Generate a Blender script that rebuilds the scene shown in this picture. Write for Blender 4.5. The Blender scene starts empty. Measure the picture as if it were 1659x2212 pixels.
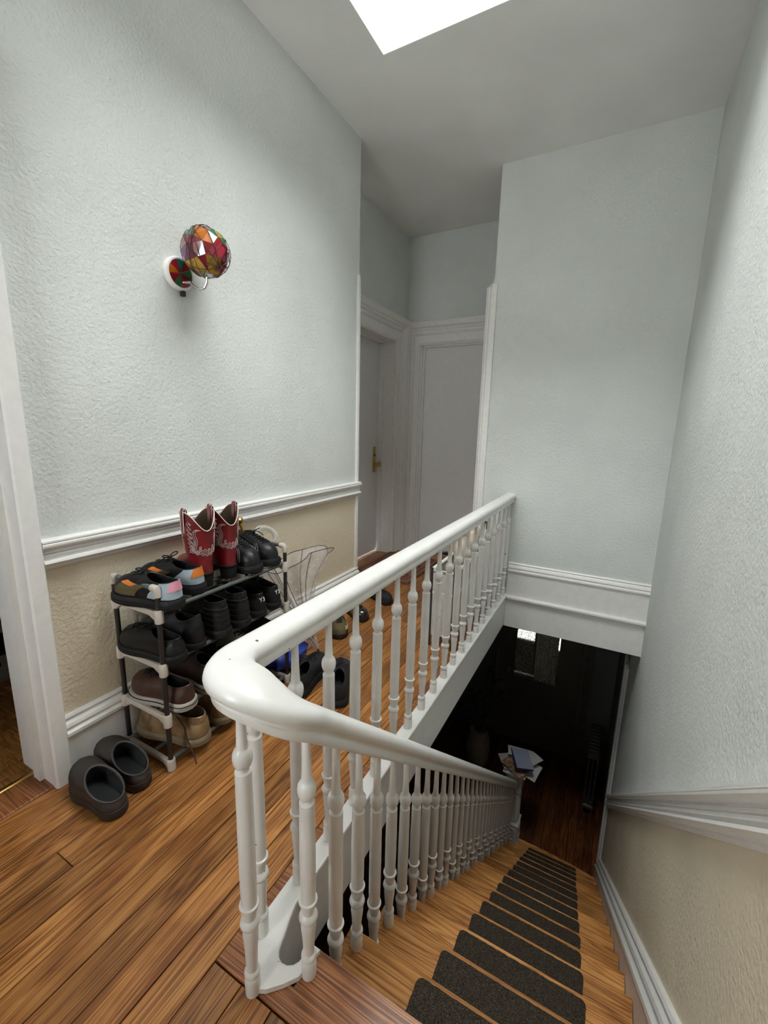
import bpy, math, random
from mathutils import Vector, Matrix, noise
random.seed(7)
sin, cos, pi = math.sin, math.cos, math.pi
scene = bpy.context.scene
COL = scene.collection

# ------------------------------------------------------------------ camera
cam_data = bpy.data.cameras.new('camera')
cam = bpy.data.objects.new('camera', cam_data)
COL.objects.link(cam)
cam_data.sensor_fit = 'VERTICAL'
cam_data.sensor_height = 36.0
cam_data.lens = 919.67 * 36.0 / 2212.0
cam_data.clip_start = 0.02
cam.matrix_world = Matrix((
    (0.88028218, -0.11245463, 0.46093084, 1.5552),
    (0.47383947, 0.15908670, -0.86612215, 0.0),
    (0.02407148, 0.98083912, 0.19332663, 1.22),
    (0, 0, 0, 1)))
scene.camera = cam

# ------------------------------------------------------------------ world (overcast daylight) and exposure
world = bpy.data.worlds.new('overcast_sky')
scene.world = world
world.use_nodes = True
bg = world.node_tree.nodes['Background']
bg.inputs[0].default_value = (1.0, 0.99, 0.975, 1)
bg.inputs[1].default_value = 9.0
scene.view_settings.view_transform = 'Standard'
scene.view_settings.look = 'None'
scene.view_settings.gamma = 1.0
scene.view_settings.use_curve_mapping = False
scene.view_settings.exposure = 1.22
scene.cycles.use_adaptive_sampling = True
scene.cycles.adaptive_threshold = 0.08
scene.cycles.use_denoising = True
scene.cycles.sample_clamp_indirect = 8.0
scene.cycles.max_bounces = 7
scene.cycles.glossy_bounces = 3
scene.cycles.transmission_bounces = 4
scene.cycles.caustics_reflective = False
scene.cycles.caustics_refractive = False


def portal(name, loc, rot, sx, sy):
    ld = bpy.data.lights.new(name, 'AREA')
    ld.shape = 'RECTANGLE'
    ld.size = sx
    ld.size_y = sy
    ld.cycles.is_portal = True
    o = bpy.data.objects.new(name, ld)
    o.location = loc
    o.rotation_euler = rot
    COL.objects.link(o)
    return o


# skylight opening (daylight portal: it only guides sampling of the sky)
SKX0, SKX1, SKY0, SKY1, CEIL, SKTOP = 0.393, 1.66, 0.75, 2.063, 2.928, 3.34
# unseen window added behind the camera to brighten floor, back wall and far doors
WNX0, WNX1, WNZ0, WNZ1, YNEAR = 0.26, 0.98, 0.95, 2.30, -1.50
portal('added_window_portal', ((WNX0 + WNX1) / 2, YNEAR - 0.14, (WNZ0 + WNZ1) / 2), (-pi / 2, 0, 0), WNX1 - WNX0, WNZ1 - WNZ0)
portal('skylight_portal', ((SKX0 + SKX1) / 2, (SKY0 + SKY1) / 2, SKTOP + 0.07), (0, 0, 0), SKX1 - SKX0 + .1, SKY1 - SKY0 + .1)


# ------------------------------------------------------------------ materials
def new_mat(name):
    m = bpy.data.materials.new(name)
    m.use_nodes = True
    nt = m.node_tree
    b = nt.nodes['Principled BSDF']
    return m, nt, b


def N(nt, typ, **kw):
    n = nt.nodes.new(typ)
    for k, v in kw.items():
        if k.startswith('i_'):
            key = k[2:]
            key = int(key) if key.isdigit() else key
            n.inputs[key].default_value = v
        else:
            setattr(n, k, v)
    return n


def ramp(nt, stops):
    r = nt.nodes.new('ShaderNodeValToRGB')
    e = r.color_ramp.elements
    e[0].position, e[0].color = stops[0][0], (*stops[0][1], 1)
    e[1].position, e[1].color = stops[-1][0], (*stops[-1][1], 1)
    for p, c in stops[1:-1]:
        x = e.new(p)
        x.color = (*c, 1)
    return r


def bump(nt, b, height_socket, strength, dist):
    bn = N(nt, 'ShaderNodeBump')
    bn.inputs['Strength'].default_value = strength
    bn.inputs['Distance'].default_value = dist
    nt.links.new(height_socket, bn.inputs['Height'])
    nt.links.new(bn.outputs[0], b.inputs['Normal'])
    return bn


def plain(name, col, rough=0.5, metal=0.0, bscale=0, bstr=0.15, var=0.12, coat=0.0, spec=0.5, vscale=30):
    """painted / plastic / leather: colour with a faint noise variation and fine bump"""
    m, nt, b = new_mat(name)
    tc = N(nt, 'ShaderNodeTexCoord')
    nz = N(nt, 'ShaderNodeTexNoise', i_Scale=vscale, i_Detail=2.0)
    nt.links.new(tc.outputs['Object'], nz.inputs['Vector'])
    c0 = tuple(max(0, c * (1 - var)) for c in col)
    c1 = tuple(min(1, c * (1 + var)) for c in col)
    r = ramp(nt, [(0.3, c0), (0.7, c1)])
    nt.links.new(nz.outputs['Fac'], r.inputs[0])
    nt.links.new(r.outputs[0], b.inputs['Base Color'])
    b.inputs['Roughness'].default_value = rough
    b.inputs['Metallic'].default_value = metal
    b.inputs['Coat Weight'].default_value = coat
    b.inputs['Specular IOR Level'].default_value = spec
    if bscale:
        n2 = N(nt, 'ShaderNodeTexNoise', i_Scale=bscale, i_Detail=1.0)
        nt.links.new(tc.outputs['Object'], n2.inputs['Vector'])
        bump(nt, b, n2.outputs['Fac'], bstr, 0.004)
    return m


def plaster(name, col, scale=70, strength=0.5, rough=0.75):
    m, nt, b = new_mat(name)
    tc = N(nt, 'ShaderNodeTexCoord')
    n1 = N(nt, 'ShaderNodeTexNoise', i_Scale=scale, i_Detail=2.0, i_Roughness=0.55)
    n2 = N(nt, 'ShaderNodeTexNoise', i_Scale=6.0, i_Detail=2.0)
    n3 = N(nt, 'ShaderNodeTexNoise', i_Scale=2.0, i_Detail=3.0)
    for n in (n1, n2, n3):
        nt.links.new(tc.outputs['Object'], n.inputs['Vector'])
    ad = N(nt, 'ShaderNodeMath', operation='MULTIPLY_ADD')
    ad.inputs[1].default_value = 0.8
    nt.links.new(n2.outputs['Fac'], ad.inputs[0])
    nt.links.new(n1.outputs['Fac'], ad.inputs[2])
    bump(nt, b, ad.outputs[0], strength, 0.006)
    r = ramp(nt, [(0.35, tuple(c * .95 for c in col)), (0.65, tuple(min(1, c * 1.04) for c in col))])
    nt.links.new(n3.outputs['Fac'], r.inputs[0])
    nt.links.new(r.outputs[0], b.inputs['Base Color'])
    b.inputs['Roughness'].default_value = rough
    b.inputs['Specular IOR Level'].default_value = 0.3
    return m


def wood(name, dark, mid, light, rough=0.34, xs=26.0, ys=1.3, hue=0.14, along='Y'):
    m, nt, b = new_mat(name)
    tc = N(nt, 'ShaderNodeTexCoord')
    oi = N(nt, 'ShaderNodeObjectInfo')
    off = N(nt, 'ShaderNodeVectorMath', operation='SCALE')
    off.inputs[0].default_value = (37.0, 91.0, 13.0)
    nt.links.new(oi.outputs['Random'], off.inputs['Scale'])
    add = N(nt, 'ShaderNodeVectorMath', operation='ADD')
    nt.links.new(tc.outputs['Object'], add.inputs[0])
    nt.links.new(off.outputs[0], add.inputs[1])
    mp = N(nt, 'ShaderNodeMapping')
    mp.inputs['Scale'].default_value = (xs, ys, xs * .5) if along == 'Y' else (ys, xs, xs * .5)
    nt.links.new(add.outputs[0], mp.inputs['Vector'])
    # broad cathedral figure: distorted bands
    n1 = N(nt, 'ShaderNodeTexNoise', i_Scale=0.55, i_Detail=2.0)
    nt.links.new(mp.outputs[0], n1.inputs['Vector'])
    mul = N(nt, 'ShaderNodeMath', operation='MULTIPLY')
    mul.inputs[1].default_value = 20.0
    nt.links.new(n1.outputs['Fac'], mul.inputs[0])
    fr = N(nt, 'ShaderNodeMath', operation='PINGPONG')
    fr.inputs[1].default_value = 0.5
    nt.links.new(mul.outputs[0], fr.inputs[0])
    # fine fibre
    mp2 = N(nt, 'ShaderNodeMapping')
    mp2.inputs['Scale'].default_value = (xs * 10, ys * 3.0, xs) if along == 'Y' else (ys * 3.0, xs * 10, xs)
    nt.links.new(add.outputs[0], mp2.inputs['Vector'])
    n2 = N(nt, 'ShaderNodeTexNoise', i_Scale=1.0, i_Detail=3.0, i_Roughness=0.6)
    nt.links.new(mp2.outputs[0], n2.inputs['Vector'])
    # blotches of wear
    n3 = N(nt, 'ShaderNodeTexNoise', i_Scale=5.0, i_Detail=4.0)
    nt.links.new(add.outputs[0], n3.inputs['Vector'])
    s1 = N(nt, 'ShaderNodeMath', operation='MULTIPLY_ADD')
    s1.inputs[1].default_value = 0.55
    nt.links.new(fr.outputs[0], s1.inputs[0])
    sc2 = N(nt, 'ShaderNodeMath', operation='MULTIPLY')
    sc2.inputs[1].default_value = 0.85
    nt.links.new(n2.outputs['Fac'], sc2.inputs[0])
    nt.links.new(sc2.outputs[0], s1.inputs[2])
    r = ramp(nt, [(0.34, dark), (0.48, tuple((a + c) / 2 for a, c in zip(dark, mid))), (0.58, mid), (0.80, light)])
    nt.links.new(s1.outputs[0], r.inputs[0])
    # per-plank tone
    mr = N(nt, 'ShaderNodeMapRange')
    mr.inputs['To Min'].default_value = 1 - hue * 2.2
    mr.inputs['To Max'].default_value = 1 + hue * 1.6
    nt.links.new(oi.outputs['Random'], mr.inputs['Value'])
    hs = N(nt, 'ShaderNodeHueSaturation')
    nt.links.new(r.outputs[0], hs.inputs['Color'])
    nt.links.new(mr.outputs[0], hs.inputs['Value'])
    mx = N(nt, 'ShaderNodeMixRGB', blend_type='MULTIPLY')
    rr = ramp(nt, [(0.36, (0.62, 0.55, 0.5)), (0.56, (1, 1, 1))])
    nt.links.new(n3.outputs['Fac'], rr.inputs[0])
    mx.inputs[0].default_value = 0.85
    nt.links.new(hs.outputs[0], mx.inputs[1])
    nt.links.new(rr.outputs[0], mx.inputs[2])
    nt.links.new(mx.outputs[0], b.inputs['Base Color'])
    b.inputs['Roughness'].default_value = rough
    bump(nt, b, n2.outputs['Fac'], 0.12, 0.003)
    return m


def glass_sheet(name, tint=(0.95, 0.97, 0.97), gloss=0.10, rough=0.05):
    m, nt, b = new_mat(name)
    nt.nodes.remove(b)
    out = nt.nodes['Material Output']
    tr = N(nt, 'ShaderNodeBsdfTransparent')
    tr.inputs[0].default_value = (*tint, 1)
    gl = N(nt, 'ShaderNodeBsdfGlossy')
    gl.inputs['Roughness'].default_value = rough
    fr = N(nt, 'ShaderNodeFresnel', i_IOR=1.45)
    ad = N(nt, 'ShaderNodeMath', operation='ADD')
    ad.inputs[1].default_value = gloss
    nt.links.new(fr.outputs[0], ad.inputs[0])
    mx = N(nt, 'ShaderNodeMixShader')
    nt.links.new(ad.outputs[0], mx.inputs[0])
    nt.links.new(tr.outputs[0], mx.inputs[1])
    nt.links.new(gl.outputs[0], mx.inputs[2])
    nt.links.new(mx.outputs[0], out.inputs[0])
    return m


def film(name, col, opacity):
    """clear soft vinyl: see-through with a milky share"""
    m, nt, b = new_mat(name)
    out = nt.nodes['Material Output']
    tc = N(nt, 'ShaderNodeTexCoord')
    nz = N(nt, 'ShaderNodeTexNoise', i_Scale=14.0, i_Detail=3.0)
    nt.links.new(tc.outputs['Object'], nz.inputs['Vector'])
    mr = N(nt, 'ShaderNodeMapRange')
    mr.inputs['To Min'].default_value = opacity * 0.5
    mr.inputs['To Max'].default_value = opacity * 1.5
    nt.links.new(nz.outputs['Fac'], mr.inputs['Value'])
    tr = N(nt, 'ShaderNodeBsdfTransparent')
    b.inputs['Base Color'].default_value = (*col, 1)
    b.inputs['Roughness'].default_value = 0.2
    bump(nt, b, nz.outputs['Fac'], 0.5, 0.01)
    mx = N(nt, 'ShaderNodeMixShader')
    nt.links.new(mr.outputs[0], mx.inputs[0])
    nt.links.new(tr.outputs[0], mx.inputs[1])
    nt.links.new(b.outputs[0], mx.inputs[2])
    nt.links.new(mx.outputs[0], out.inputs[0])
    return m


def chipped_paint(name, col, rough=0.32):
    """gloss trim paint with thick brush marks and a few small dark chips"""
    m, nt, b = new_mat(name)
    tc = N(nt, 'ShaderNodeTexCoord')
    n1 = N(nt, 'ShaderNodeTexNoise', i_Scale=16.0, i_Detail=2.0)
    n2 = N(nt, 'ShaderNodeTexNoise', i_Scale=48.0, i_Detail=1.5)
    n3 = N(nt, 'ShaderNodeTexNoise', i_Scale=22.0, i_Detail=1.0)
    oi = N(nt, 'ShaderNodeObjectInfo')
    sc = N(nt, 'ShaderNodeVectorMath', operation='SCALE')
    sc.inputs[0].default_value = (11.0, 23.0, 41.0)
    nt.links.new(oi.outputs['Random'], sc.inputs['Scale'])
    ad = N(nt, 'ShaderNodeVectorMath', operation='ADD')
    nt.links.new(tc.outputs['Object'], ad.inputs[0])
    nt.links.new(sc.outputs[0], ad.inputs[1])
    for n in (n1, n2, n3):
        nt.links.new(ad.outputs[0], n.inputs['Vector'])
    r = ramp(nt, [(0.3, tuple(c * .93 for c in col)), (0.7, col)])
    nt.links.new(n1.outputs['Fac'], r.inputs[0])
    cr = ramp(nt, [(0.765, (1, 1, 1)), (0.78, (0.12, 0.1, 0.09))])
    nt.links.new(n2.outputs['Fac'], cr.inputs[0])
    mx = N(nt, 'ShaderNodeMixRGB', blend_type='MULTIPLY')
    mx.inputs[0].default_value = 1.0
    nt.links.new(r.outputs[0], mx.inputs[1])
    nt.links.new(cr.outputs[0], mx.inputs[2])
    nt.links.new(mx.outputs[0], b.inputs['Base Color'])
    b.inputs['Roughness'].default_value = rough
    bump(nt, b, n3.outputs['Fac'], 0.10, 0.01)
    return m


def carpet(name, col):
    m, nt, b = new_mat(name)
    tc = N(nt, 'ShaderNodeTexCoord')
    v = N(nt, 'ShaderNodeTexVoronoi', i_Scale=420.0)
    nz = N(nt, 'ShaderNodeTexNoise', i_Scale=300.0, i_Detail=3.0)
    for n in (v, nz):
        nt.links.new(tc.outputs['Object'], n.inputs['Vector'])
    r = ramp(nt, [(0.3, tuple(c * .35 for c in col)), (0.7, tuple(c * 1.9 for c in col))])
    nt.links.new(nz.outputs['Fac'], r.inputs[0])
    nt.links.new(r.outputs[0], b.inputs['Base Color'])
    b.inputs['Roughness'].default_value = 0.95
    b.inputs['Specular IOR Level'].default_value = 0.1
    bump(nt, b, v.outputs['Distance'], 0.9, 0.006)
    return m


WHITE = (0.80, 0.79, 0.765)
M = {}
M['wall'] = plaster('grey_blue_wall_paint', (0.672, 0.695, 0.675), 75, 0.55)
M['beige'] = plaster('beige_wall_paint', (0.74, 0.655, 0.50), 75, 0.60)
M['ceiling'] = plaster('ceiling_paint', (0.84, 0.84, 0.815), 90, 0.12)
M['shaft'] = plaster('skylight_shaft_paint', (0.86, 0.86, 0.83), 90, 0.08)
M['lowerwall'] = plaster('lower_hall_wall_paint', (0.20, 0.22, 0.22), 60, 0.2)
M['trim'] = plain('white_trim_paint', WHITE, 0.38, var=0.03, bscale=20, bstr=0.05)
M['rail'] = chipped_paint('white_gloss_rail_paint', (0.83, 0.82, 0.79), 0.28)
M['door'] = plain('door_paint', (0.74, 0.725, 0.715), 0.45, var=0.02, bscale=40, bstr=0.05)
M['wood'] = wood('pine_floor_wood', (0.15, 0.052, 0.014), (0.385, 0.158, 0.042), (0.52, 0.25, 0.078))
M['wood2'] = wood('dark_landing_wood', (0.10, 0.035, 0.014), (0.26, 0.098, 0.035), (0.38, 0.165, 0.06), along='X', rough=0.3)
M['tread'] = wood('stair_tread_wood', (0.26, 0.095, 0.025), (0.58, 0.255, 0.072), (0.72, 0.37, 0.125), along='X', rough=0.36, xs=20)
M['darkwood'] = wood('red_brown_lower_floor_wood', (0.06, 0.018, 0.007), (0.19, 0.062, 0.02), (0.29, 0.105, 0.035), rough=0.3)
M['gap'] = plain('floor_gap_dirt', (0.02, 0.014, 0.01), 0.9)
M['pad'] = carpet('brown_grey_carpet', (0.070, 0.056, 0.042))
M['brass'] = plain('brass', (0.62, 0.42, 0.13), 0.28, 1.0, var=0.1)
M['steel'] = plain('brushed_steel', (0.55, 0.53, 0.5), 0.25, 1.0, var=0.08)
M['grey_tube'] = plain('grey_green_metal_tube', (0.085, 0.10, 0.10), 0.4, var=0.1)
M['black_tube'] = plain('dark_brown_metal_tube', (0.022, 0.019, 0.018), 0.45)
M['bracket'] = plain('beige_plastic', (0.50, 0.45, 0.39), 0.45, var=0.04)
M['black'] = plain('black_leather', (0.009, 0.009, 0.010), 0.42, bscale=90, bstr=0.1, spec=0.35)
M['blacksuede'] = plain('black_canvas', (0.010, 0.010, 0.011), 0.85, bscale=150, bstr=0.3)
M['blackrub'] = plain('black_rubber', (0.011, 0.011, 0.012), 0.6, spec=0.3)
M['lining'] = plain('dark_shoe_lining', (0.006, 0.006, 0.006), 0.95)
M['brownlining'] = plain('tan_leather_lining', (0.10, 0.065, 0.035), 0.8)
M['glass'] = glass_sheet('window_glass')

# ------------------------------------------------------------------ mesh helper
class MB:
    def __init__(s):
        s.v, s.f, s.m = [], [], []

    def add(s, vs, fs, mi=0):
        o = len(s.v)
        s.v.extend([tuple(p) for p in vs])
        for f in fs:
            s.f.append(tuple(i + o for i in f))
            s.m.append(mi)
        return s

    def box(s, x0, x1, y0, y1, z0, z1, mi=0):
        return s.add([(x0, y0, z0), (x1, y0, z0), (x1, y1, z0), (x0, y1, z0), (x0, y0, z1), (x1, y0, z1), (x1, y1, z1), (x0, y1, z1)],
                     [(0, 3, 2, 1), (4, 5, 6, 7), (0, 1, 5, 4), (1, 2, 6, 5), (2, 3, 7, 6), (3, 0, 4, 7)], mi)

    def cbox(s, x0, x1, y0, y1, z0, z1, c=0.003, mi=0):
        """box with all edges chamfered: three stacked rings"""
        def ring(d, z):
            return [(x0 + d, y0 + d, z), (x1 - d, y0 + d, z), (x1 - d, y1 - d, z), (x0 + d, y1 - d, z)]
        vs = ring(c, z0) + ring(0, z0 + c) + ring(0, z1 - c) + ring(c, z1)
        fs = [(3, 2, 1, 0), (12, 13, 14, 15)]
        for k in range(3):
            for i in range(4):
                j = (i + 1) % 4
                fs.append((k * 4 + i, k * 4 + j, k * 4 + 4 + j, k * 4 + 4 + i))
        return s.add(vs, fs, mi)

    def loft(s, rings, mi=0, closed=True, cap0=False, cap1=False):
        n = len(rings[0])
        vs = [p for r in rings for p in r]
        fs = []
        for k in range(len(rings) - 1):
            for i in range(n if closed else n - 1):
                j = (i + 1) % n
                fs.append((k * n + i, k * n + j, (k + 1) * n + j, (k + 1) * n + i))
        if cap0:
            fs.append(tuple(range(n - 1, -1, -1)))
        if cap1:
            b = (len(rings) - 1) * n
            fs.append(tuple(range(b, b + n)))
        return s.add(vs, fs, mi)

    def lathe(s, prof, n=20, c=(0, 0, 0), mi=0, cap=True):
        rings = [[(c[0] + r * cos(2 * pi * i / n), c[1] + r * sin(2 * pi * i / n), c[2] + z) for i in range(n)] for r, z in prof]
        return s.loft(rings, mi, True, cap, cap)

    def tube(s, pts, r, n=8, mi=0, closed=False):
        P = [Vector(p) for p in pts]
        rings = []
        up = Vector((0, 0, 1))
        prev = None
        for i, p in enumerate(P):
            if closed:
                t = (P[(i + 1) % len(P)] - P[i - 1])
            else:
                t = P[min(i + 1, len(P) - 1)] - P[max(i - 1, 0)]
            if t.length < 1e-9:
                t = Vector((0, 0, 1))
            t.normalize()
            if prev is None:
                a = up if abs(t.z) < 0.9 else Vector((1, 0, 0))
                u = t.cross(a).normalized()
            else:
                u = (prev - t * prev.dot(t))
                if u.length < 1e-6:
                    u = t.cross(up)
                u.normalize()
            prev = u
            w = t.cross(u)
            rr = r[i] if isinstance(r, (list, tuple)) else r
            rings.append([tuple(p + u * rr * cos(2 * pi * k / n) + w * rr * sin(2 * pi * k / n)) for k in range(n)])
        if closed:
            rings.append(rings[0])
            return s.loft(rings, mi, True)
        return s.loft(rings, mi, True, True, True)

    def extrude(s, prof, p0, p1, out, up, mi=0, caps=True):
        p0, p1, out, up = Vector(p0), Vector(p1), Vector(out), Vector(up)
        a = [tuple(p0 + out * u + up * v) for u, v in prof]
        b = [tuple(p1 + out * u + up * v) for u, v in prof]
        return s.loft([a, b], mi, True, caps, caps)

    def plate(s, outer, z0, z1, mi=0):
        """extruded flat polygon (list of x,y)"""
        return s.loft([[(x, y, z0) for x, y in outer], [(x, y, z1) for x, y in outer]], mi, True, True, True)

    def xform(s, mat, start=0):
        for i in range(start, len(s.v)):
            s.v[i] = tuple(mat @ Vector(s.v[i]))
        return s

    def build(s, name, mats, parent=None, world=True, smooth=35, loc=None):
        me = bpy.data.meshes.new(name)
        me.from_pydata(s.v, [], s.f)
        if not isinstance(mats, (list, tuple)):
            mats = [mats]
        for mt in mats:
            me.materials.append(mt)
        if len(mats) > 1:
            me.polygons.foreach_set('material_index', s.m)
        import bmesh
        bm = bmesh.new()
        bm.from_mesh(me)
        bmesh.ops.recalc_face_normals(bm, faces=bm.faces)
        bm.to_mesh(me)
        bm.free()
        if smooth:
            me.polygons.foreach_set('use_smooth', [True] * len(me.polygons))
            me.set_sharp_from_angle(angle=math.radians(smooth))
        me.update()
        o = bpy.data.objects.new(name, me)
        COL.objects.link(o)
        if loc is not None:
            o.location = loc
        if parent is not None:
            put(o, parent, world)
        return o


def put(o, parent, world=True):
    o.parent = parent
    if world:
        o.location = o.location - abs_loc(parent)


def abs_loc(o):
    l = o.location.copy()
    while o.parent:
        o = o.parent
        l += o.location
    return l


def recenter(o):
    """move a top-level mesh's origin to the middle of its base"""
    me = o.data
    xs = [v.co.x for v in me.vertices]
    ys = [v.co.y for v in me.vertices]
    zs = [v.co.z for v in me.vertices]
    c = Vector(((min(xs) + max(xs)) / 2, (min(ys) + max(ys)) / 2, min(zs)))
    me.transform(Matrix.Translation(-c))
    o.location = o.location + c
    return o


def empty(name, loc=(0, 0, 0), rz=0.0):
    o = bpy.data.objects.new(name, None)
    o.empty_display_size = 0.05
    o.location = loc
    o.rotation_euler = (0, 0, rz)
    COL.objects.link(o)
    return o


def tag(o, label, cat, group=None, kind=None):
    if label:
        o['label'] = label
    if cat:
        o['category'] = cat
    if group:
        o['group'] = group
    if kind:
        o['kind'] = kind
    return o


def struct(o, label=None):
    o['kind'] = 'structure'
    if label:
        o['label'] = label
    return o


def link_copy(o, parent=None, loc=None):
    c = o.copy()
    COL.objects.link(c)
    if parent is not None:
        c.parent = parent
    if loc is not None:
        c.location = loc
    return c


def text_mesh(name, body, size, mat, parent, matrix):
    cu = bpy.data.curves.new(name, 'FONT')
    cu.body = body
    cu.size = size
    cu.align_x = 'CENTER'
    cu.align_y = 'CENTER'
    cu.extrude = 0.0004
    tmp = bpy.data.objects.new(name + '_tmp', cu)
    COL.objects.link(tmp)
    dg = bpy.context.evaluated_depsgraph_get()
    me = bpy.data.meshes.new_from_object(tmp.evaluated_get(dg))
    bpy.data.objects.remove(tmp)
    me.transform(matrix)
    me.materials.clear()
    me.materials.append(mat)
    o = bpy.data.objects.new(name, me)
    COL.objects.link(o)
    o.parent = parent
    return o


# ------------------------------------------------------------------ key dimensions
XW = 1.862             # right wall plane
YB = 3.135             # wall above the stair opening
XREC, YEND = -0.31, 3.885
RISE, RUN, YL = 0.171, 0.197, 0.625
NT = 15
ZLOW = -RISE * 16
XS0, XS1 = 1.045, 1.815   # stair tread extent
CURB = 0.014
T = 0.10
YFAR = 5.17
XLL = -0.15            # lower hall left wall
CR0, CR1 = 0.752, 0.850
BBH = 0.231

# ------------------------------------------------------------------ floors
fl = MB()
fl.box(-0.47, 0.940, -1.6, YEND + 0.2, -0.225, -0.02)
fl.box(0.940, XW, -1.6, 0.555, -0.225, -0.02)
fl.box(1.06, XW, 0.555, 0.615, -0.225, -0.02)
fl.box(0.940, XW + 0.1, YB + 0.01, YEND + 0.2, -0.225, -0.02)
fl.box(-2.4, -0.47, -1.6, 2.0, -0.225, -0.02)
fl.box(-0.47, XW + 0.1, YEND + 0.2, YFAR + 0.1, -0.225, -0.02)
floor = struct(fl.build('floor', M['gap'], smooth=0))


def plank(x0, x1, y0, y1, mat, parent, ztop=0.0, name='plank', g=0.0012):
    mb = MB()
    dz = random.uniform(-0.0007, 0.0007)
    cx, cy = (x0 + x1) / 2, (y0 + y1) / 2
    mb.cbox(x0 + g - cx, x1 - g - cx, y0 + g - cy, y1 - g - cy, -0.0195, dz, 0.0016)
    o = mb.build(name, mat, None, smooth=0)
    o.location = (cx, cy, ztop)
    o.parent = parent
    return o


PITCH = 0.0862
x = 0.8735
row = 0
while x > -0.32:
    x0 = x - PITCH * random.choice((1, 1, 1, 0.99, 1.01))
    far = YEND if row > 8 else YEND
    joints = []
    if abs((x0 + x) / 2 - 0.325) < 0.05:
        joints = [0.46, 2.9]
    elif row == 2:
        joints = [2.35]
    else:
        joints = [random.uniform(1.2, 2.2)] if row % 2 else [random.uniform(2.2, 3.2)]
    ys = [-1.48] + sorted(joints) + [far]
    xa = max(x0, -0.47)
    for a, b_ in zip(ys[:-1], ys[1:]):
        # keep clear of the left wall: boards under the wall line end at its face
        if x <= 0.02:
            if b_ <= 2.52:
                continue
            a = max(a, 2.52)
        elif x0 < 0.0:
            xa = x0
        plank(xa, x, a, b_, M['wood'], floor)
    x = x0
    row += 1
# boards of the recess by the closed door
xr = x
while xr > -0.47:
    plank(max(xr - PITCH, -0.47), xr, 2.53, YEND, M['wood'], floor)
    xr -= PITCH
# boards in front of the stairs
x = 0.8735
while x < XW - 0.005:
    x1 = min(x + PITCH, XW)
    plank(x, x1, -1.48, 0.503, M['wood'], floor)
    x = x1
# dark border board beside the stair opening, and the landing board over the top step
plank(0.8735, 0.909, 0.66, YB, M['wood2'], floor, name='border_board')
lb = MB()
outl = [(0.8735, 0.506), (XS1 + 0.02, 0.506), (XS1 + 0.02, 0.640), (1.062, 0.640), (1.062, 0.556), (0.945, 0.556), (0.940, 0.66), (0.8735, 0.66)]
lb.plate(outl, -0.0195, -0.002)
lb.plate([(0.8745, 0.507), (XS1 + 0.02, 0.507), (XS1 + 0.02, 0.637), (1.064, 0.637), (1.064, 0.554), (0.944, 0.554), (0.939, 0.66), (0.8745, 0.66)], -0.002, 0.0)
o = lb.build('landing_board', M['wood2'], floor, smooth=0)
# floor of the side room seen through the doorway: threshold strip and boards
x = -0.115
while x > -1.6:
    plank(x - 0.058, x, -1.0, 1.4, M['tread'], floor, name='side_room_plank')
    x -= 0.058
th = MB()
th.cbox(-0.115, 0.0105, -0.4, 0.575, -0.019, 0.004, 0.003)
th.build('threshold', M['wood2'], floor, smooth=0)
ms = MB()
ms.extrude([(0, 0), (0.004, 0.003), (0.010, 0.004), (0.016, 0.003), (0.02, 0)], (-0.128, -0.4, 0.004), (-0.128, 0.575, 0.004), (1, 0, 0), (0, 0, 1))
ms.build('metal_strip', M['brass'], floor)

# lower floor
lf = MB()
lf.box(XLL - .1, 2.2, 0.2, YFAR + 1.3, ZLOW - 0.15, ZLOW - 0.02)
floor_lower = struct(lf.build('floor_lower', M['gap'], smooth=0))
x = XLL
while x < XW:
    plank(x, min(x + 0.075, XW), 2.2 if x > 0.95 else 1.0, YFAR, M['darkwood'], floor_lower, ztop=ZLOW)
    x += 0.075

# ------------------------------------------------------------------ walls
wl = MB()
CRM = (CR0 + CR1) / 2
wl.box(-T, 0, 0.60, 2.512, -0.02, CRM, 1)
wl.box(-T, 0, 0.60, 2.512, CRM, CEIL, 0)
wl.box(-T, 0, -0.40, 0.60, 2.12, CEIL, 0)
wl.box(-T, 0, -1.6, -0.40, -0.02, CEIL, 0)
# return of the wall into the recess
wl.box(XREC - 0.16, -T, 2.412, 2.512, -0.02, CEIL, 0)
wall_left = struct(wl.build('wall_left', [M['wall'], M['beige']], smooth=0))

wr = MB()
wr.box(XREC - 0.17, XREC, 2.512, 2.80, -0.02, CEIL)
wr.box(XREC - 0.17, XREC, 3.652, YEND, -0.02, CEIL)
wr.box(XREC - 0.17, XREC, 2.80, 3.652, 2.006, CEIL)
wr.box(XREC - 0.21, XREC - 0.17, 2.51, YEND, -0.02, CEIL)
struct(wr.build('wall_recess', M['wall'], smooth=0))

we = MB()
we.box(XREC - 0.2, -0.158, YEND, YEND + 0.12, -0.02, CEIL)
we.box(-0.158, 0.64, YEND, YEND + 0.12, 1.994, CEIL)
we.box(0.64, 0.75, YEND, YEND + 0.12, -0.02, CEIL)
we.box(XREC - 0.2, 0.8, YEND + 0.12, YEND + 0.16, -0.02, CEIL)
struct(we.build('wall_end', M['wall'], smooth=0))

wb = MB()
wb.box(0.702, XW + 0.02, YB, YB + 0.15, -0.225, CEIL)
wb.box(0.702, 0.80, YB + 0.15, YEND, -0.225, CEIL)
struct(wb.build('wall_back', M['wall'], smooth=0))


def nose(y):
    return -(y - YL) / RUN * RISE


# right wall: blue above the sloping chair rail, beige below it
CRH = 0.780
YW0, YW1 = -1.6, 3.82


def crz(y):
    return nose(y) + CRH if y > -0.05 else nose(-0.05) + CRH


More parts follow.
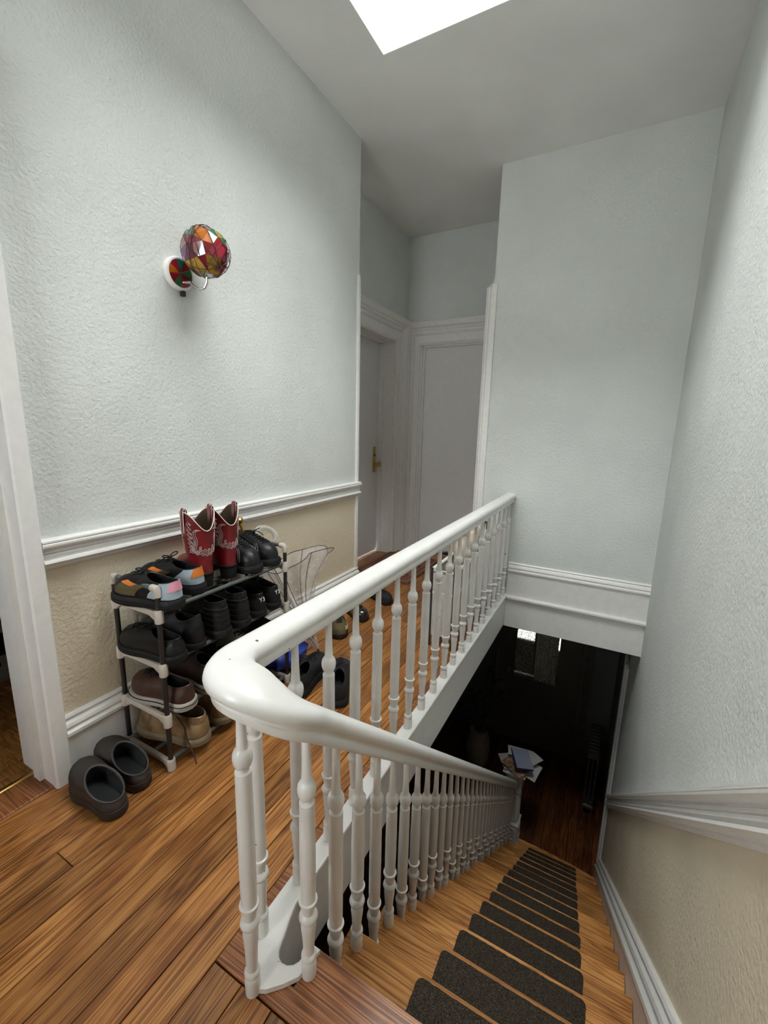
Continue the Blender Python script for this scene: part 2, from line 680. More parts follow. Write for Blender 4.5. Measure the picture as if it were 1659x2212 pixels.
wrr = MB()
zs = [(YW0, crz(-0.05)), (-0.05, crz(-0.05)), (YW1, crz(YW1))]
X2 = XW + T
for (ya, za), (yb, zb) in zip(zs[:-1], zs[1:]):
    wrr.add([(XW, ya, za), (XW, yb, zb), (XW, yb, CEIL), (XW, ya, CEIL), (X2, ya, za), (X2, yb, zb), (X2, yb, CEIL), (X2, ya, CEIL)],
            [(0, 1, 2, 3), (4, 7, 6, 5), (3, 2, 6, 7), (0, 4, 5, 1), (0, 3, 7, 4), (1, 5, 6, 2)], 0)
    wrr.add([(XW, ya, ZLOW - .1), (XW, yb, ZLOW - .1), (XW, yb, zb), (XW, ya, za), (X2, ya, ZLOW - .1), (X2, yb, ZLOW - .1), (X2, yb, zb), (X2, ya, za)],
            [(0, 1, 2, 3), (4, 7, 6, 5), (3, 2, 6, 7), (0, 4, 5, 1), (0, 3, 7, 4), (1, 5, 6, 2)], 1)
wall_right = struct(wrr.build('wall_right', [M['wall'], M['beige']], smooth=0))

wk = MB()
wk.box(-0.1, WNX0, YNEAR - .1, YNEAR, -0.02, CEIL)
wk.box(WNX1, XW + T, YNEAR - .1, YNEAR, -0.02, CEIL)
wk.box(WNX0, WNX1, YNEAR - .1, YNEAR, -0.02, WNZ0)
wk.box(WNX0, WNX1, YNEAR - .1, YNEAR, WNZ1, CEIL)
struct(wk.build('wall_near', M['wall'], smooth=0))
w2 = struct(empty('added_fill_window', ((WNX0 + WNX1) / 2, YNEAR, WNZ0)))  # added fill window, lights the hall from behind the camera
m = MB()
frame_ = 0.04
for a in ((WNX0, WNX0 + frame_, WNZ0, WNZ1), (WNX1 - frame_, WNX1, WNZ0, WNZ1), (WNX0 + frame_, WNX1 - frame_, WNZ0, WNZ0 + frame_), (WNX0 + frame_, WNX1 - frame_, WNZ1 - frame_, WNZ1),
          (WNX0 + frame_, WNX1 - frame_, (WNZ0 + WNZ1) / 2 - .02, (WNZ0 + WNZ1) / 2 + .02)):
    m.box(a[0], a[1], YNEAR - .08, YNEAR - .03, a[2], a[3])
m.build('window_frame', M['trim'], w2, smooth=0)
for z0_, z1_ in ((WNZ0 + frame_, (WNZ0 + WNZ1) / 2 - .02), ((WNZ0 + WNZ1) / 2 + .02, WNZ1 - frame_)):
    MB().box(WNX0 + frame_, WNX1 - frame_, YNEAR - .06, YNEAR - .055, z0_, z1_).build('pane', M['glass'], w2, smooth=0)

# ceiling with the skylight hole
ce = MB()
xa, xb, ya, yb = -0.6, XW + T, -1.6, YEND + 0.2
ce.box(xa, SKX0, ya, yb, CEIL, CEIL + 0.12)
ce.box(SKX1, xb, ya, yb, CEIL, CEIL + 0.12)
ce.box(SKX0, SKX1, ya, SKY0, CEIL, CEIL + 0.12)
ce.box(SKX0, SKX1, SKY1, yb, CEIL, CEIL + 0.12)
struct(ce.build('ceiling', M['ceiling'], smooth=0))
sh = MB()
for a in ((SKX0 - .05, SKX0 + .004, SKY0 - .05, SKY1 + .05), (SKX1 - .004, SKX1 + .05, SKY0 - .05, SKY1 + .05),
          (SKX0, SKX1, SKY0 - .05, SKY0 + .004), (SKX0, SKX1, SKY1 - .004, SKY1 + .05)):
    sh.box(*a, CEIL + 0.0005, SKTOP)
struct(sh.build('ceiling_skylight_shaft', M['shaft'], smooth=0))
wroot = struct(empty('window_1', ((SKX0 + SKX1) / 2, (SKY0 + SKY1) / 2, SKTOP)))
fr = MB()
for a in ((SKX0 - .05, SKX0 + .02, SKY0 - .05, SKY1 + .05), (SKX1 - .02, SKX1 + .05, SKY0 - .05, SKY1 + .05),
          (SKX0 + .02, SKX1 - .02, SKY0 - .05, SKY0 + .02), (SKX0 + .02, SKX1 - .02, SKY1 - .02, SKY1 + .05)):
    fr.box(*a, SKTOP, SKTOP + 0.05)
fr.build('window_frame', M['trim'], wroot, smooth=0)
MB().box(SKX0 + .02, SKX1 - .02, SKY0 + .02, SKY1 - .02, SKTOP + 0.02, SKTOP + 0.026).build('pane', M['glass'], wroot, smooth=0)

# side room shell behind the left doorway
sr = MB()
sr.box(-2.2, -2.1, -1.2, 1.6, -0.02, CEIL)
sr.box(-2.2, -T, 1.4, 1.5, -0.02, CEIL)
sr.box(-2.2, -T, -1.3, -1.2, -0.02, CEIL)
sr.box(-2.2, -T, -1.3, 1.5, 2.6, 2.7)
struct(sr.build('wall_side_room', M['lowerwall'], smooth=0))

# lower hall shell
lw = MB()
lw.box(XLL - T, XLL, 0.3, YFAR + T, ZLOW - .1, -0.225)
lw.box(XLL, XW + T, 0.3, 0.4, ZLOW - .1, -0.225)
lw.box(XLL, 0.62, YFAR, YFAR + T, ZLOW - .1, -0.225)
lw.box(1.50, XW + T, YFAR, YFAR + T, ZLOW - .1, -0.225)
lw.box(0.62, 1.50, YFAR, YFAR + T, -0.52, -0.225)
lw.box(XW, XW + T, 4.05, YFAR, ZLOW - .1, -0.225)
lw.box(XW + T, XW + 0.6, 3.82, 3.83, ZLOW - .1, -0.225)
lw.box(XW + 0.6, XW + 0.7, 3.7, 4.2, ZLOW - .1, -0.225)
lw.box(XW + T, XW + 0.6, 4.1, 4.15, ZLOW - .1, -0.225)
lw.box(XW, XW + 0.7, 3.82, 4.2, ZLOW + 2.05, -0.15)
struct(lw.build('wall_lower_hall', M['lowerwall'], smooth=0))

# ------------------------------------------------------------------ trim
P_BASE = [(0, .231), (.012, .231), (.017, .224), (.013, .216), (.013, .211), (.024, .204), (.028, .195), (.024, .187), (.024, .182), (.033, .175), (.033, .164),
          (.024, .157), (.022, .157), (.022, .032), (.032, .028), (.036, .016), (.036, 0), (0, 0)]
P_CHAIR = [(0, 0), (.008, 0), (.016, .008), (.016, .013), (.028, .018), (.034, .024), (.032, .031), (.018, .034), (.018, .043), (.023, .045), (.023, .050), (.018, .053),
           (.023, .056), (.023, .061), (.018, .064), (.018, .069), (.031, .072), (.038, .079), (.038, .085), (.029, .088), (.034, .091), (.034, .096), (.026, .099), (0, .099)]
b = MB()
b.extrude(P_BASE, (0, 0.622, 0), (0, 2.515, 0), (1, 0, 0), (0, 0, 1))
struct(b.build('baseboard_left', M['trim'], smooth=25))
b = MB()
b.extrude(P_CHAIR, (0, 0.622, CR0), (0, 2.518, CR0), (1, 0, 0), (0, 0, 1))
struct(b.build('trim_1', M['trim'], smooth=25), 'white moulded chair rail along the left wall')
# corner beads of the left wall (above and below the chair rail)
b = MB()
for z0, z1 in ((0.232, CR0), (CR1 + 0.001, 2.165)):
    b.extrude([(-.024, 0), (-.024, .008), (-.014, .011), (-.012, .006), (-.004, .008), (0.006, .008), (0.006, -.02), (0.0, -.02), (0, 0)], (0.0, 2.512, z0), (0.0, 2.512, z1), (0, 1, 0), (1, 0, 0))
struct(b.build('trim_2', M['trim'], smooth=25), 'white corner strip on the left wall end')
# corner boards of the wall above the stair opening
b = MB()
b.cbox(0.692, 0.727, YB - 0.022, YB, 0.0, 2.205, 0.003)
b.extrude([(0, 0), (.012, 0), (.018, .008), (.028, .008), (.034, 0), (.044, -.004), (.044, -.05), (.03, -.06), (0, -.06)], (0.700, YB - 0.018, 0.0), (0.700, YB - 0.018, 2.185), (-1, 0, 0), (0, -1, 0))
struct(b.build('trim_3', M['trim'], smooth=25), 'white corner boards beside the far doorway')
# baseboard and nosing on the wall above the stair opening
b = MB()
pb = [(0, .253), (.010, .253), (.016, .246), (.012, .238), (.020, .228), (.024, .216), (.018, .206), (.028, .198), (.028, .188), (.016, .182), (.016, .0), (0, 0)]
b.extrude(pb, (0.955, YB, 0.012), (XW, YB, 0.012), (0, -1, 0), (0, 0, 1))
struct(b.build('baseboard_back', M['trim'], smooth=25))
b = MB()
b.extrude([(0, -.24), (.012, -.24), (.012, -.022), (.03, -.018), (.04, -.008), (.04, .004), (.03, .012), (0, .012)], (0.955, YB, 0.0), (XW, YB, 0.0), (0, -1, 0), (0, 0, 1))
struct(b.build('trim_4', M['trim'], smooth=25), 'white fascia with rounded nosing across the far end of the stair opening')
# skirt board and chair rail running down the stairs on the right wall
ysk0, ysk1 = 0.30, 3.80
co = cos(math.atan2(RISE, RUN))


def slope_run(prof, z_off, y0, y1, name, x=XW, label=None):
    m = MB()
    k = 1 / co
    a = [(x - u, y0, nose(y0) + z_off + v * k) for u, v in prof]
    c = [(x - u, y1, nose(y1) + z_off + v * k) for u, v in prof]
    m.loft([a, c], 0, True, True, True)
    return struct(m.build(name, M['trim'], smooth=25), label)


slope_run(P_CHAIR, CRH - 0.05 / co, -0.05, YW1, 'trim_5', label='white moulded chair rail sloping down the right wall')
P_SKIRT = [(0, .10), (.016, .10), (.022, .092), (.016, .084), (.016, .08), (.03, .072), (.034, .062), (.028, .052), (.028, .046), (.044, .038), (.046, .026), (.04, .02), (.04, -.30), (0, -.30)]
slope_run(P_SKIRT, 0.035, ysk0, ysk1, 'baseboard_right')
b = MB()
b.extrude(P_CHAIR, (XW, -1.48, crz(-0.05) - 0.05), (XW, -0.05, crz(-0.05) - 0.05), (-1, 0, 0), (0, 0, 1))
b.extrude(P_BASE, (XW, -1.48, 0), (XW, 0.32, 0), (-1, 0, 0), (0, 0, 1))
struct(b.build('trim_6', M['trim'], smooth=25), 'white chair rail and baseboard on the right wall of the landing')


def frame_sweep(mb, path, normal, prof, outs, scales):
    """mitred casing: path of 3D corner points, outs = outward direction of each segment, prof = (across, out)"""
    nrm = Vector(normal)
    rings = []
    for i, p in enumerate(path):
        p = Vector(p)
        if i == 0:
            o = Vector(outs[0]) * scales[0]
        elif i == len(path) - 1:
            o = Vector(outs[-1]) * scales[-1]
        else:
            o = Vector(outs[i - 1]) * scales[i - 1] + Vector(outs[i]) * scales[i]
        rings.append([tuple(p + o * a + nrm * h) for a, h in prof])
    mb.loft(rings, 0, True, True, True)


P_CAS = [(0, 0), (0, .010), (.006, .014), (.012, .010), (.016, .012), (.060, .014), (.064, .019), (.070, .019), (.074, .015), (.088, .017), (.094, .026), (.104, .030), (.108, .026),
         (.114, .034), (.128, .038), (.136, .044), (.146, .044), (.150, .038), (.150, 0)]

P_CAS = [(a_, h_ * 1.35 + (0.004 if 0 < a_ < .15 and h_ > .016 else 0)) for a_, h_ in P_CAS]

# end-wall door
door2 = struct(empty('door_2', (0.24, YEND + 0.07, 0)))
m = MB()
m.cbox(-0.150, 0.632, YEND + 0.065, YEND + 0.105, 0.012, 1.986, 0.002)
m.build('panel', M['door'], door2, smooth=0)
m = MB()
m.box(-0.158, -0.146, YEND, YEND + 0.115, 0, 1.994)
m.box(0.628, 0.640, YEND, YEND + 0.115, 0, 1.994)
m.box(-0.158, 0.640, YEND, YEND + 0.115, 1.986, 1.998)
m.box(-0.146, -0.134, YEND + 0.03, YEND + 0.064, 0, 1.986)
m.box(-0.146, 0.628, YEND + 0.03, YEND + 0.064, 1.974, 1.986)
m.build('jamb', M['trim'], door2, smooth=0)
m = MB()
frame_sweep(m, [(-0.158, YEND, 0), (-0.158, YEND, 1.994), (0.64, YEND, 1.994), (0.64, YEND, 0)], (0, -1, 0), P_CAS,
            [(-1, 0, 0), (0, 0, 1), (1, 0, 0)], [0.97, 1.32, 0.35])
m.build('casing', M['trim'], door2, smooth=25)
m = MB()
m.cbox(0.575, 0.60, YEND + 0.058, YEND + 0.066, 0.83, 1.05, 0.002)
m.build('lock_plate', M['brass'], door2)
m = MB()
m.lathe([(0.001, 0), (.012, 0.002), (.010, .012), (.008, .03), (.022, .038), (.027, .05), (.024, .062), (.010, .070), (.001, .071)], 16)
m.xform(Matrix.Translation((0.585, YEND + 0.06, 0.895)) @ Matrix.Rotation(pi / 2, 4, 'X'))
m.build('knob', M['brass'], door2)

# recess door (left, closed)
door1 = struct(empty('door_1', (XREC - 0.16, 3.22, 0)))
XD = XREC - 0.158
m = MB()
m.cbox(XD - 0.04, XD, 2.806, 3.646, 0.012, 1.996, 0.002)
m.build('panel', M['door'], door1, smooth=0)
m = MB()
m.box(XD, XREC, 3.642, 3.6525, 0, 2.006)
m.box(XD, XREC, 2.80, 2.81, 0, 2.006)
m.box(XD, XREC, 2.80, 3.652, 1.998, 2.008)
m.box(XD + 0.002, XD + 0.05, 3.630, 3.642, 0, 1.998)
m.box(XD + 0.002, XD + 0.05, 2.81, 3.63, 1.985, 1.998)
m.build('jamb', M['trim'], door1, smooth=0)
m = MB()
frame_sweep(m, [(XREC, 2.80, 0), (XREC, 2.80, 2.006), (XREC, 3.652, 2.006), (XREC, 3.652, 0)], (1, 0, 0), P_CAS,
            [(0, -1, 0), (0, 0, 1), (0, 1, 0)], [1.0, 1.32, 1.28])
m.build('casing', M['trim'], door1, smooth=25)
m = MB()
m.cbox(XD, XD + 0.006, 3.548, 3.592, 0.800, 1.045, 0.002)
pl = m.build('lock_plate', M['brass'], door1)
m = MB()
m.lathe([(.001, 0), (.011, 0), (.011, .005), (.004, .007), (.001, .007)], 14)
m.xform(Matrix.Translation((XD + 0.006, 3.57, 0.965)) @ Matrix.Rotation(pi / 2, 4, 'Y'))
put(m.build('keyhole', M['black_tube']), pl)
m = MB()
m.lathe([(0.001, 0), (.012, 0.002), (.010, .012), (.008, .03), (.022, .038), (.027, .05), (.024, .062), (.010, .070), (.001, .071)], 16)
m.xform(Matrix.Translation((XD + 0.006, 3.57, 0.880)) @ Matrix.Rotation(pi / 2, 4, 'Y'))
m.build('knob', M['brass'], door1)

# open doorway casing on the left wall
b = MB()
P_LC = [(0, 0), (0, .030), (.006, .034), (.046, .034), (.050, .030), (.050, 0)]
frame_sweep(b, [(0, -0.40, 0), (0, -0.40, 2.12), (0, 0.572, 2.12), (0, 0.572, 0)], (1, 0, 0), P_LC, [(0, -1, 0), (0, 0, 1), (0, 1, 0)], [1, 1, 1])
b.box(-T - 0.02, 0.0, 0.572, 0.60, 0, 2.12)
b.box(-T - 0.02, 0.0, -0.43, -0.40, 0, 2.12)
b.box(-T - 0.02, 0.0, -0.40, 0.572, 2.12, 2.14)
b.box(-0.085, -0.045, 0.556, 0.572, 0.008, 2.12)
b.box(-0.20, -T - 0.02, 0.572, 0.66, 0, 2.16)
struct(b.build('trim_7', M['trim'], smooth=25), 'white casing of the open doorway at the left edge')

# lower hall casing at the foot of the right wall
b = MB()
b.cbox(XW - 0.012, XW + T + 0.01, 3.80, 3.845, ZLOW, ZLOW + 2.05, 0.004)
b.cbox(XW - 0.016, XW + T, 3.845, 3.875, ZLOW, ZLOW + 2.05, 0.004)
b.cbox(XW - 0.026, XW + T, 3.875, 3.935, ZLOW, ZLOW + 2.05, 0.004)
b.cbox(XW - 0.02, XW + T, 3.95, 4.07, ZLOW, ZLOW + 2.05, 0.004)
struct(b.build('trim_8', M['trim'], smooth=25), 'white door casing at the foot of the stairs')

# ------------------------------------------------------------------ staircase
stairs = tag(empty('staircase', (1.43, 2.1, ZLOW)), 'steep varnished wooden staircase going down beside the right wall', 'staircase')
for k in range(1, NT + 1):
    y0 = YL + RUN * (k - 1) - 0.03
    y1 = YL + RUN * k
    zt = -RISE * k
    m = MB()
    if k < NT:
        # rounded front nosing profile in (y, z), extruded along x
        prof = [(y0, zt), (y1 - 0.008, zt), (y1 - 0.002, zt - 0.004), (y1, zt - 0.012), (y1 - 0.003, zt - 0.022), (y1 - 0.012, zt - 0.028), (y0, zt - 0.028)]
        m.loft([[(XS0 + 0.022, y, z) for y, z in prof], [(XS1 + 0.004, y, z) for y, z in prof]], 0, True, True, True)
    else:
        # bullnose starting step, its front sweeping round
        pts = [(XS1 + 0.004, y0), (XS1 + 0.004, y1 - 0.02), (1.70, y1 + 0.0), (1.55, y1 + 0.018), (1.40, y1 + 0.026), (1.25, y1 + 0.03), (1.16, y1 + 0.035),
               (1.08, y1 + 0.06), (1.0, y1 + 0.05), (0.95, y1 + 0.0), (0.94, y1 - 0.06), (0.97, y1 - 0.12), (1.03, y1 - 0.15), (XS0 + 0.022, y0)]
        m.plate(pts, zt - 0.03, zt)
    m.build('tread', M['tread'], stairs, smooth=40)
    if k < NT:
        # return nosing along the open end
        m = MB()
        prof = [(0.022, 0), (0.008, 0), (0.002, -0.004), (0, -0.012), (0.004, -0.024), (0.010, -0.028), (0.022, -0.028)]
        m.loft([[(XS0 + u, yy, zt + v) for u, v in prof] for yy in (y0 + 0.03, y1 - 0.001)], 0, True, True, True)
        m.build('return_nosing', M['tread'], stairs, smooth=40)
    # riser below this tread's front
    m = MB()
    m.box(XS0 + 0.03, XS1, y1 - 0.04, y1 - 0.024, zt - RISE + (0 if k < NT else 0), zt - 0.026)
    m.build('riser', M['wood2'], stairs, smooth=0)
m = MB()
m.box(XS0 + 0.03, XS1, YL - 0.04, YL - 0.024, -RISE, -0.02)
m.build('riser', M['wood2'], stairs, smooth=0)
# outer string with saw-tooth top, and the sloping soffit
m = MB()
for k in range(0, NT + 1):
    ya = YL + RUN * (k - 1) - 0.03 + (0.02 if k else RUN * .7)
    yb_ = YL + RUN * k - 0.03 + 0.02
    zt = -RISE * k - 0.029
    if k == 0:
        zt = -0.02
    za, zb = nose(ya) - 0.33, nose(yb_) - 0.33
    za, zb = max(za, ZLOW), max(zb, ZLOW)
    xa, xb = XS0 + 0.02, XS0 + 0.045
    m.add([(xa, ya, za), (xa, yb_, zb), (xa, yb_, zt), (xa, ya, zt), (xb, ya, za), (xb, yb_, zb), (xb, yb_, zt), (xb, ya, zt)],
          [(0, 1, 2, 3), (4, 7, 6, 5), (3, 2, 6, 7), (0, 4, 5, 1), (0, 3, 7, 4), (1, 5, 6, 2)])
m.build('outer_string', M['trim'], stairs, smooth=0)
m = MB()
ya, yb_ = 0.6, YL + RUN * NT - 0.1
za, zb = nose(ya) - 0.34, max(nose(yb_) - 0.34, ZLOW - 0.1)
m.add([(XS0 + .03, ya, za), (XS1, ya, za), (XS1, yb_, zb), (XS0 + .03, yb_, zb), (XS0 + .03, ya, za - .03), (XS1, ya, za - .03), (XS1, yb_, zb - .03), (XS0 + .03, yb_, zb - .03)],
      [(0, 1, 2, 3), (4, 7, 6, 5), (0, 4, 5, 1), (1, 5, 6, 2), (2, 6, 7, 3), (3, 7, 4, 0)])
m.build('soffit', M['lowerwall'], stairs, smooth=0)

# carpet pads, one on each tread
ORD = ['top', 'second', 'third', 'fourth', 'fifth', 'sixth', 'seventh', 'eighth', 'ninth', 'tenth', 'eleventh', 'twelfth', 'thirteenth', 'fourteenth', 'bottom']


def rrect(x0, x1, y0, y1, r, n=5):
    pts = []
    for cx, cy, a0 in ((x1 - r, y1 - r, 0), (x0 + r, y1 - r, pi / 2), (x0 + r, y0 + r, pi), (x1 - r, y0 + r, 1.5 * pi)):
        for i in range(n + 1):
            a = a0 + pi / 2 * i / n
            pts.append((cx + r * cos(a), cy + r * sin(a)))
    return pts


for k in range(1, NT + 1):
    m = MB()
    hw, hd, r = 0.2025, 0.0775, 0.016
    jag = []
    base = rrect(-hw, hw, -hd, hd, r)
    ring0 = []
    for i, (px, py) in enumerate(base):
        ring0.append((px, py))
    # densify the long edges so that the cut edge can be a little ragged
    dense = []
    for i, p in enumerate(ring0):
        q = ring0[(i + 1) % len(ring0)]
        d = math.hypot(q[0] - p[0], q[1] - p[1])
        nseg = max(1, int(d / 0.008))
        for j in range(nseg):
            t = j / nseg
            jx, jy = (random.uniform(-.0009, .0009), random.uniform(-.0009, .0009)) if nseg > 1 else (0, 0)
            dense.append((p[0] + (q[0] - p[0]) * t + jx, p[1] + (q[1] - p[1]) * t + jy))
    inner = [(px * 0.985, py * 0.96) for px, py in dense]
    m.loft([[(px, py, 0) for px, py in dense], [(px, py, 0.006) for px, py in dense], [(px, py, 0.009) for px, py in inner]], 0, True, True, True)
    o = m.build('carpet_pad', M['pad'], smooth=40)
    o.location = (1.4645 + random.uniform(-.003, .003), YL + RUN * k - 0.018 - hd + random.uniform(-.002, .002), -RISE * k + 0.0004)
    o.rotation_euler = (0, 0, random.uniform(-.006, .006))
    tag(o, 'brown grey carpet pad on the %s stair tread' % ORD[k - 1], 'carpet pad', 'carpet pads on the stair treads')

# ------------------------------------------------------------------ banister
ban = tag(empty('banister', (1.0, 1.9, 0)), 'white painted banister with turned balusters around the stair opening and down the stairs', 'banister')
XG, XR = 0.928, 1.088
RC = (XR - XG) / 2
XCN, YCN = (XG + XR) / 2, 0.578
ZR = 0.753
path = []
nst = 24
for i in range(nst + 1):
    y = YB + 0.0 - (YB - YCN) * i / nst
    path.append([XG, y, ZR])
NA = 28
slope = -RISE / RUN * 1.012
zc = ZR
prev = Vector((XG, YCN, 0))
for i in range(1, NA + 1):
    a = pi + pi * i / NA
    p = Vector((XCN + RC * cos(a), YCN + RC * sin(a), 0))
    u = (math.degrees(a) - 257) / (327 - 257)
    u = min(1, max(0, u))
    s_ = slope * (u * u * (3 - 2 * u))
    zc += s_ * (p - prev).length
    prev = p
    path.append([p.x, p.y, zc])
y_end, z0r = 3.50, zc
yy = YCN
nst2 = 30
for i in range(1, nst2 + 1):
    y = YCN + (y_end - YCN) * i / nst2
    path.append([XR, y, z0r + slope * (y - YCN)])


def rail_bottom_z(y):
    """underside of the sloping rail above y"""
    return z0r + slope * (y - YCN) - 0.034 / co


half = [(0.0, .0370), (.018, .0360), (.033, .0325), (.042, .0265), (.0475, .018), (.0495, .008), (.0480, -.001), (.0430, -.008), (.0375, -.012), (.0350, -.018), (.0352, -.022), (.0375, -.024), (.0375, -.041), (.034, -.045)]
prof = half + [(-a, c) for a, c in reversed(half[1:])]
prof = [(a_ * 0.76, c_ * 0.79) for a_, c_ in prof]
rings = []
PV = [Vector(p) for p in path]
for i, p in enumerate(PV):
    t = (PV[min(i + 1, len(PV) - 1)] - PV[max(i - 1, 0)]).normalized()
    side = Vector((t.y, -t.x, 0)).normalized()
    up = side.cross(t).normalized()
    if up.z < 0:
        up = -up
    q = min(1, max(0, (i - nst) / NA))
    wd = 1 + 0.42 * sin(pi * q) ** 1.2          # the rail swells through the turn
    rings.append([tuple(p + side * a * wd + up * c) for a, c in prof])
m = MB()
m.loft(rings, 0, True, True, True)
m.build('handrail', M['rail'], ban, smooth=50)

# curb plate under the guard, wrapping round the narrow well
inner, outer = [], []
for y in (YB, 2.4, 1.8, 1.2, 0.80, 0.70):
    inner.append((0.957, y))
    outer.append((0.909, y))
inner += [(0.958, 0.68), (0.970, 0.64), (0.980, 0.612), (0.984, 0.598), (0.990, 0.582), (1.0, 0.571), (1.014, 0.566), (1.030, 0.568), (1.044, 0.577), (1.052, 0.59), (1.054, 0.61), (1.054, 0.632)]
outer += [(0.909, 0.66), (0.909, 0.62), (0.917, 0.592), (0.932, 0.567), (0.950, 0.545), (0.968, 0.526), (0.986, 0.514), (1.002, 0.508), (1.018, 0.516), (1.044, 0.541), (1.066, 0.568), (1.078, 0.632)]
m = MB()
n = len(inner)
r0 = [(x_, y_, 0.001) for x_, y_ in outer] + [(x_, y_, 0.001) for x_, y_ in reversed(inner)]
for z0, z1, sh_ in ((0.001, CURB, 0.0),):
    for i in range(n - 1):
        a, b_, c, d = outer[i], outer[i + 1], inner[i + 1], inner[i]
        fsx = []
        m.add([(*a, z0), (*b_, z0), (*c, z0), (*d, z0), (*a, z1), (*b_, z1), (*c, z1), (*d, z1)], [(0, 3, 2, 1), (4, 5, 6, 7), (0, 1, 5, 4), (2, 3, 7, 6)])
m.box(0.909, 0.957, YB - 0.001, YB, 0.001, CURB)
m.add([(outer[-1][0], outer[-1][1], 0.001), (inner[-1][0], inner[-1][1], 0.001), (inner[-1][0], inner[-1][1], CURB), (outer[-1][0], outer[-1][1], CURB)], [(0, 1, 2, 3)])
m.build('curb', M['rail'], ban, smooth=30)
# fascia of the well: rounded nosing at the curb edge then a plain board down
m = MB()
cols = []
prs = [(0.0, CURB), (0.004, CURB - .002), (0.006, CURB - .008), (0.004, CURB - .016), (-0.002, CURB - .022), (-0.004, -0.22), (-0.004, -0.236), (-0.022, -0.236)]
for i in range(n):
    p = Vector((*inner[i], 0))
    q0 = Vector((*inner[max(i - 1, 0)], 0))
    q1 = Vector((*inner[min(i + 1, n - 1)], 0))
    t = (q1 - q0).normalized()
    nr = Vector((-t.y, t.x, 0))
    cols.append([tuple(p + nr * d + Vector((0, 0, z))) for d, z in prs])
m.loft(cols, 0, False)
m.build('fascia', M['trim'], ban, smooth=40)


def baluster_profile(ztop, zball, zcol, zring):
    zb = zball
    return [(.024, 0), (.0245, .012), (.0245, .034), (.0230, .040), (.0175, .0435), (.0175, .0465), (.0245, .050), (.0250, .055), (.0240, .059), (.0180, .064), (.0180, .075), (.0200, zring * .62),
            (.0240, zring - .030), (.0235, zring - .016), (.0205, zring - .012), (.0270, zring - .008), (.0305, zring), (.0270, zring + .008), (.0195, zring + .012),
            (.0210, zring + .020), (.0265, zcol - .010), (.0305, zcol - .003), (.0295, zcol), (.0240, zcol + .0015), (.0250, zcol + .06), (.0250, (zcol + zb) / 2), (.0238, zb - .036),
            (.0242, zb - .032), (.0225, zb - .0305), (.0180, zb - .029), (.0175, zb - .022), (.0225, zb - .019), (.0262, zb - .013), (.0285, zb - .004), (.0285, zb + .002), (.0268, zb + .010), (.0225, zb + .016), (.0185, zb + .0185),
            (.0165, zb + .022), (.0152, zb + .04), (.0138, zb + .07), (.0128, max(ztop - .02, zb + .08)), (.0128, max(ztop, zb + .09))]


def baluster(p, ztop, zball, zcol=.238, zring=.190, proto=None):
    if proto is None:
        m_ = MB()
        m_.lathe([(r_ * 0.69, z_) for r_, z_ in baluster_profile(ztop, zball, zcol, zring)], 18)
        o_ = m_.build('baluster', M['rail'], smooth=38)
        o_.location = p
        put(o_, ban)
        return o_
    o_ = link_copy(proto, ban)
    o_.location = Vector(p) - ban.location
    return o_


pr = None
for i in range(19):
    y = 0.594 + i * 0.1385
    o = baluster((XG + 0.004, y, CURB), 0.70, 0.572, .222, .172, pr)
    pr = pr or o
baluster((0.988, 0.508, 0.001), 0.72, 0.590, .238, .190)
baluster((1.077, 0.591, 0.001), 0.66, 0.490, .210, .164)
pa = pb_ = None
for k in range(1, NT + 1):
    zt = -RISE * k
    ya_ = YL + RUN * (k - 1) + 0.060
    yb2 = YL + RUN * (k - 1) + 0.160
    la, lb_ = rail_bottom_z(ya_) - zt + .01, rail_bottom_z(yb2) - zt + .01
    o = baluster((XR - 0.003, ya_, zt), la, la - .150, .205, .155, pa)
    pa = pa or o
    if k < NT:
        o = baluster((XR - 0.003, yb2, zt), lb_, lb_ - .150, .205, .155, pb_)
        pb_ = pb_ or o

# newel post at the foot
NXc, NYc, NZ0 = 1.085, 3.585, -RISE * NT
new = MB()
m = MB()
ZN = -1.79 - NZ0
m.cbox(-.075, .075, -.075, .075, 0, 0.20, 0.006)
m.cbox(-.082, .082, -.082, .082, 0.0, 0.03, 0.006)
m.cbox(-.080, .080, -.080, .080, 0.20, 0.225, 0.008)
m.cbox(-.060, .060, -.060, .060, 0.22, 0.56, 0.004)
m.cbox(-.070, .070, -.070, .070, 0.555, ZN - 0.055, 0.004)
o = m.build('newel_post', M['rail'], smooth=30)
o.location = (NXc, NYc, NZ0)
put(o, ban)
newel = o
for sx, sy in ((0, -1), (1, 0), (-1, 0), (0, 1)):
    m = MB()
    for (w, z0, z1, t) in ((0.044, 0.26, 0.52, 0.066), (0.05, 0.05, 0.18, 0.081)):
        for (a0, a1, c0, c1) in ((-w, -w + .012, z0, z1), (w - .012, w, z0, z1), (-w + .012, w - .012, z0, z0 + .012), (-w + .012, w - .012, z1 - .012, z1)):
            if sx == 0:
                m.cbox(a0, a1, min(sy * (t - .012), sy * t), max(sy * (t - .012), sy * t), c0, c1, .003)
            else:
                m.cbox(min(sx * (t - .012), sx * t), max(sx * (t - .012), sx * t), a0, a1, c0, c1, .003)
    put(m.build('panel_moulding', M['rail'], smooth=30), newel, False)
m = MB()
for hw, z0, z1 in ((.078, -.06, -.045), (.090, -.045, -.03), (.098, -.03, -.012), (.092, -.012, -.004), (.070, -.004, 0.004)):
    m.cbox(-hw, hw, -hw, hw, ZN + z0, ZN + z1, .004)
put(m.build('newel_cap', M['rail'], smooth=30), newel, False)

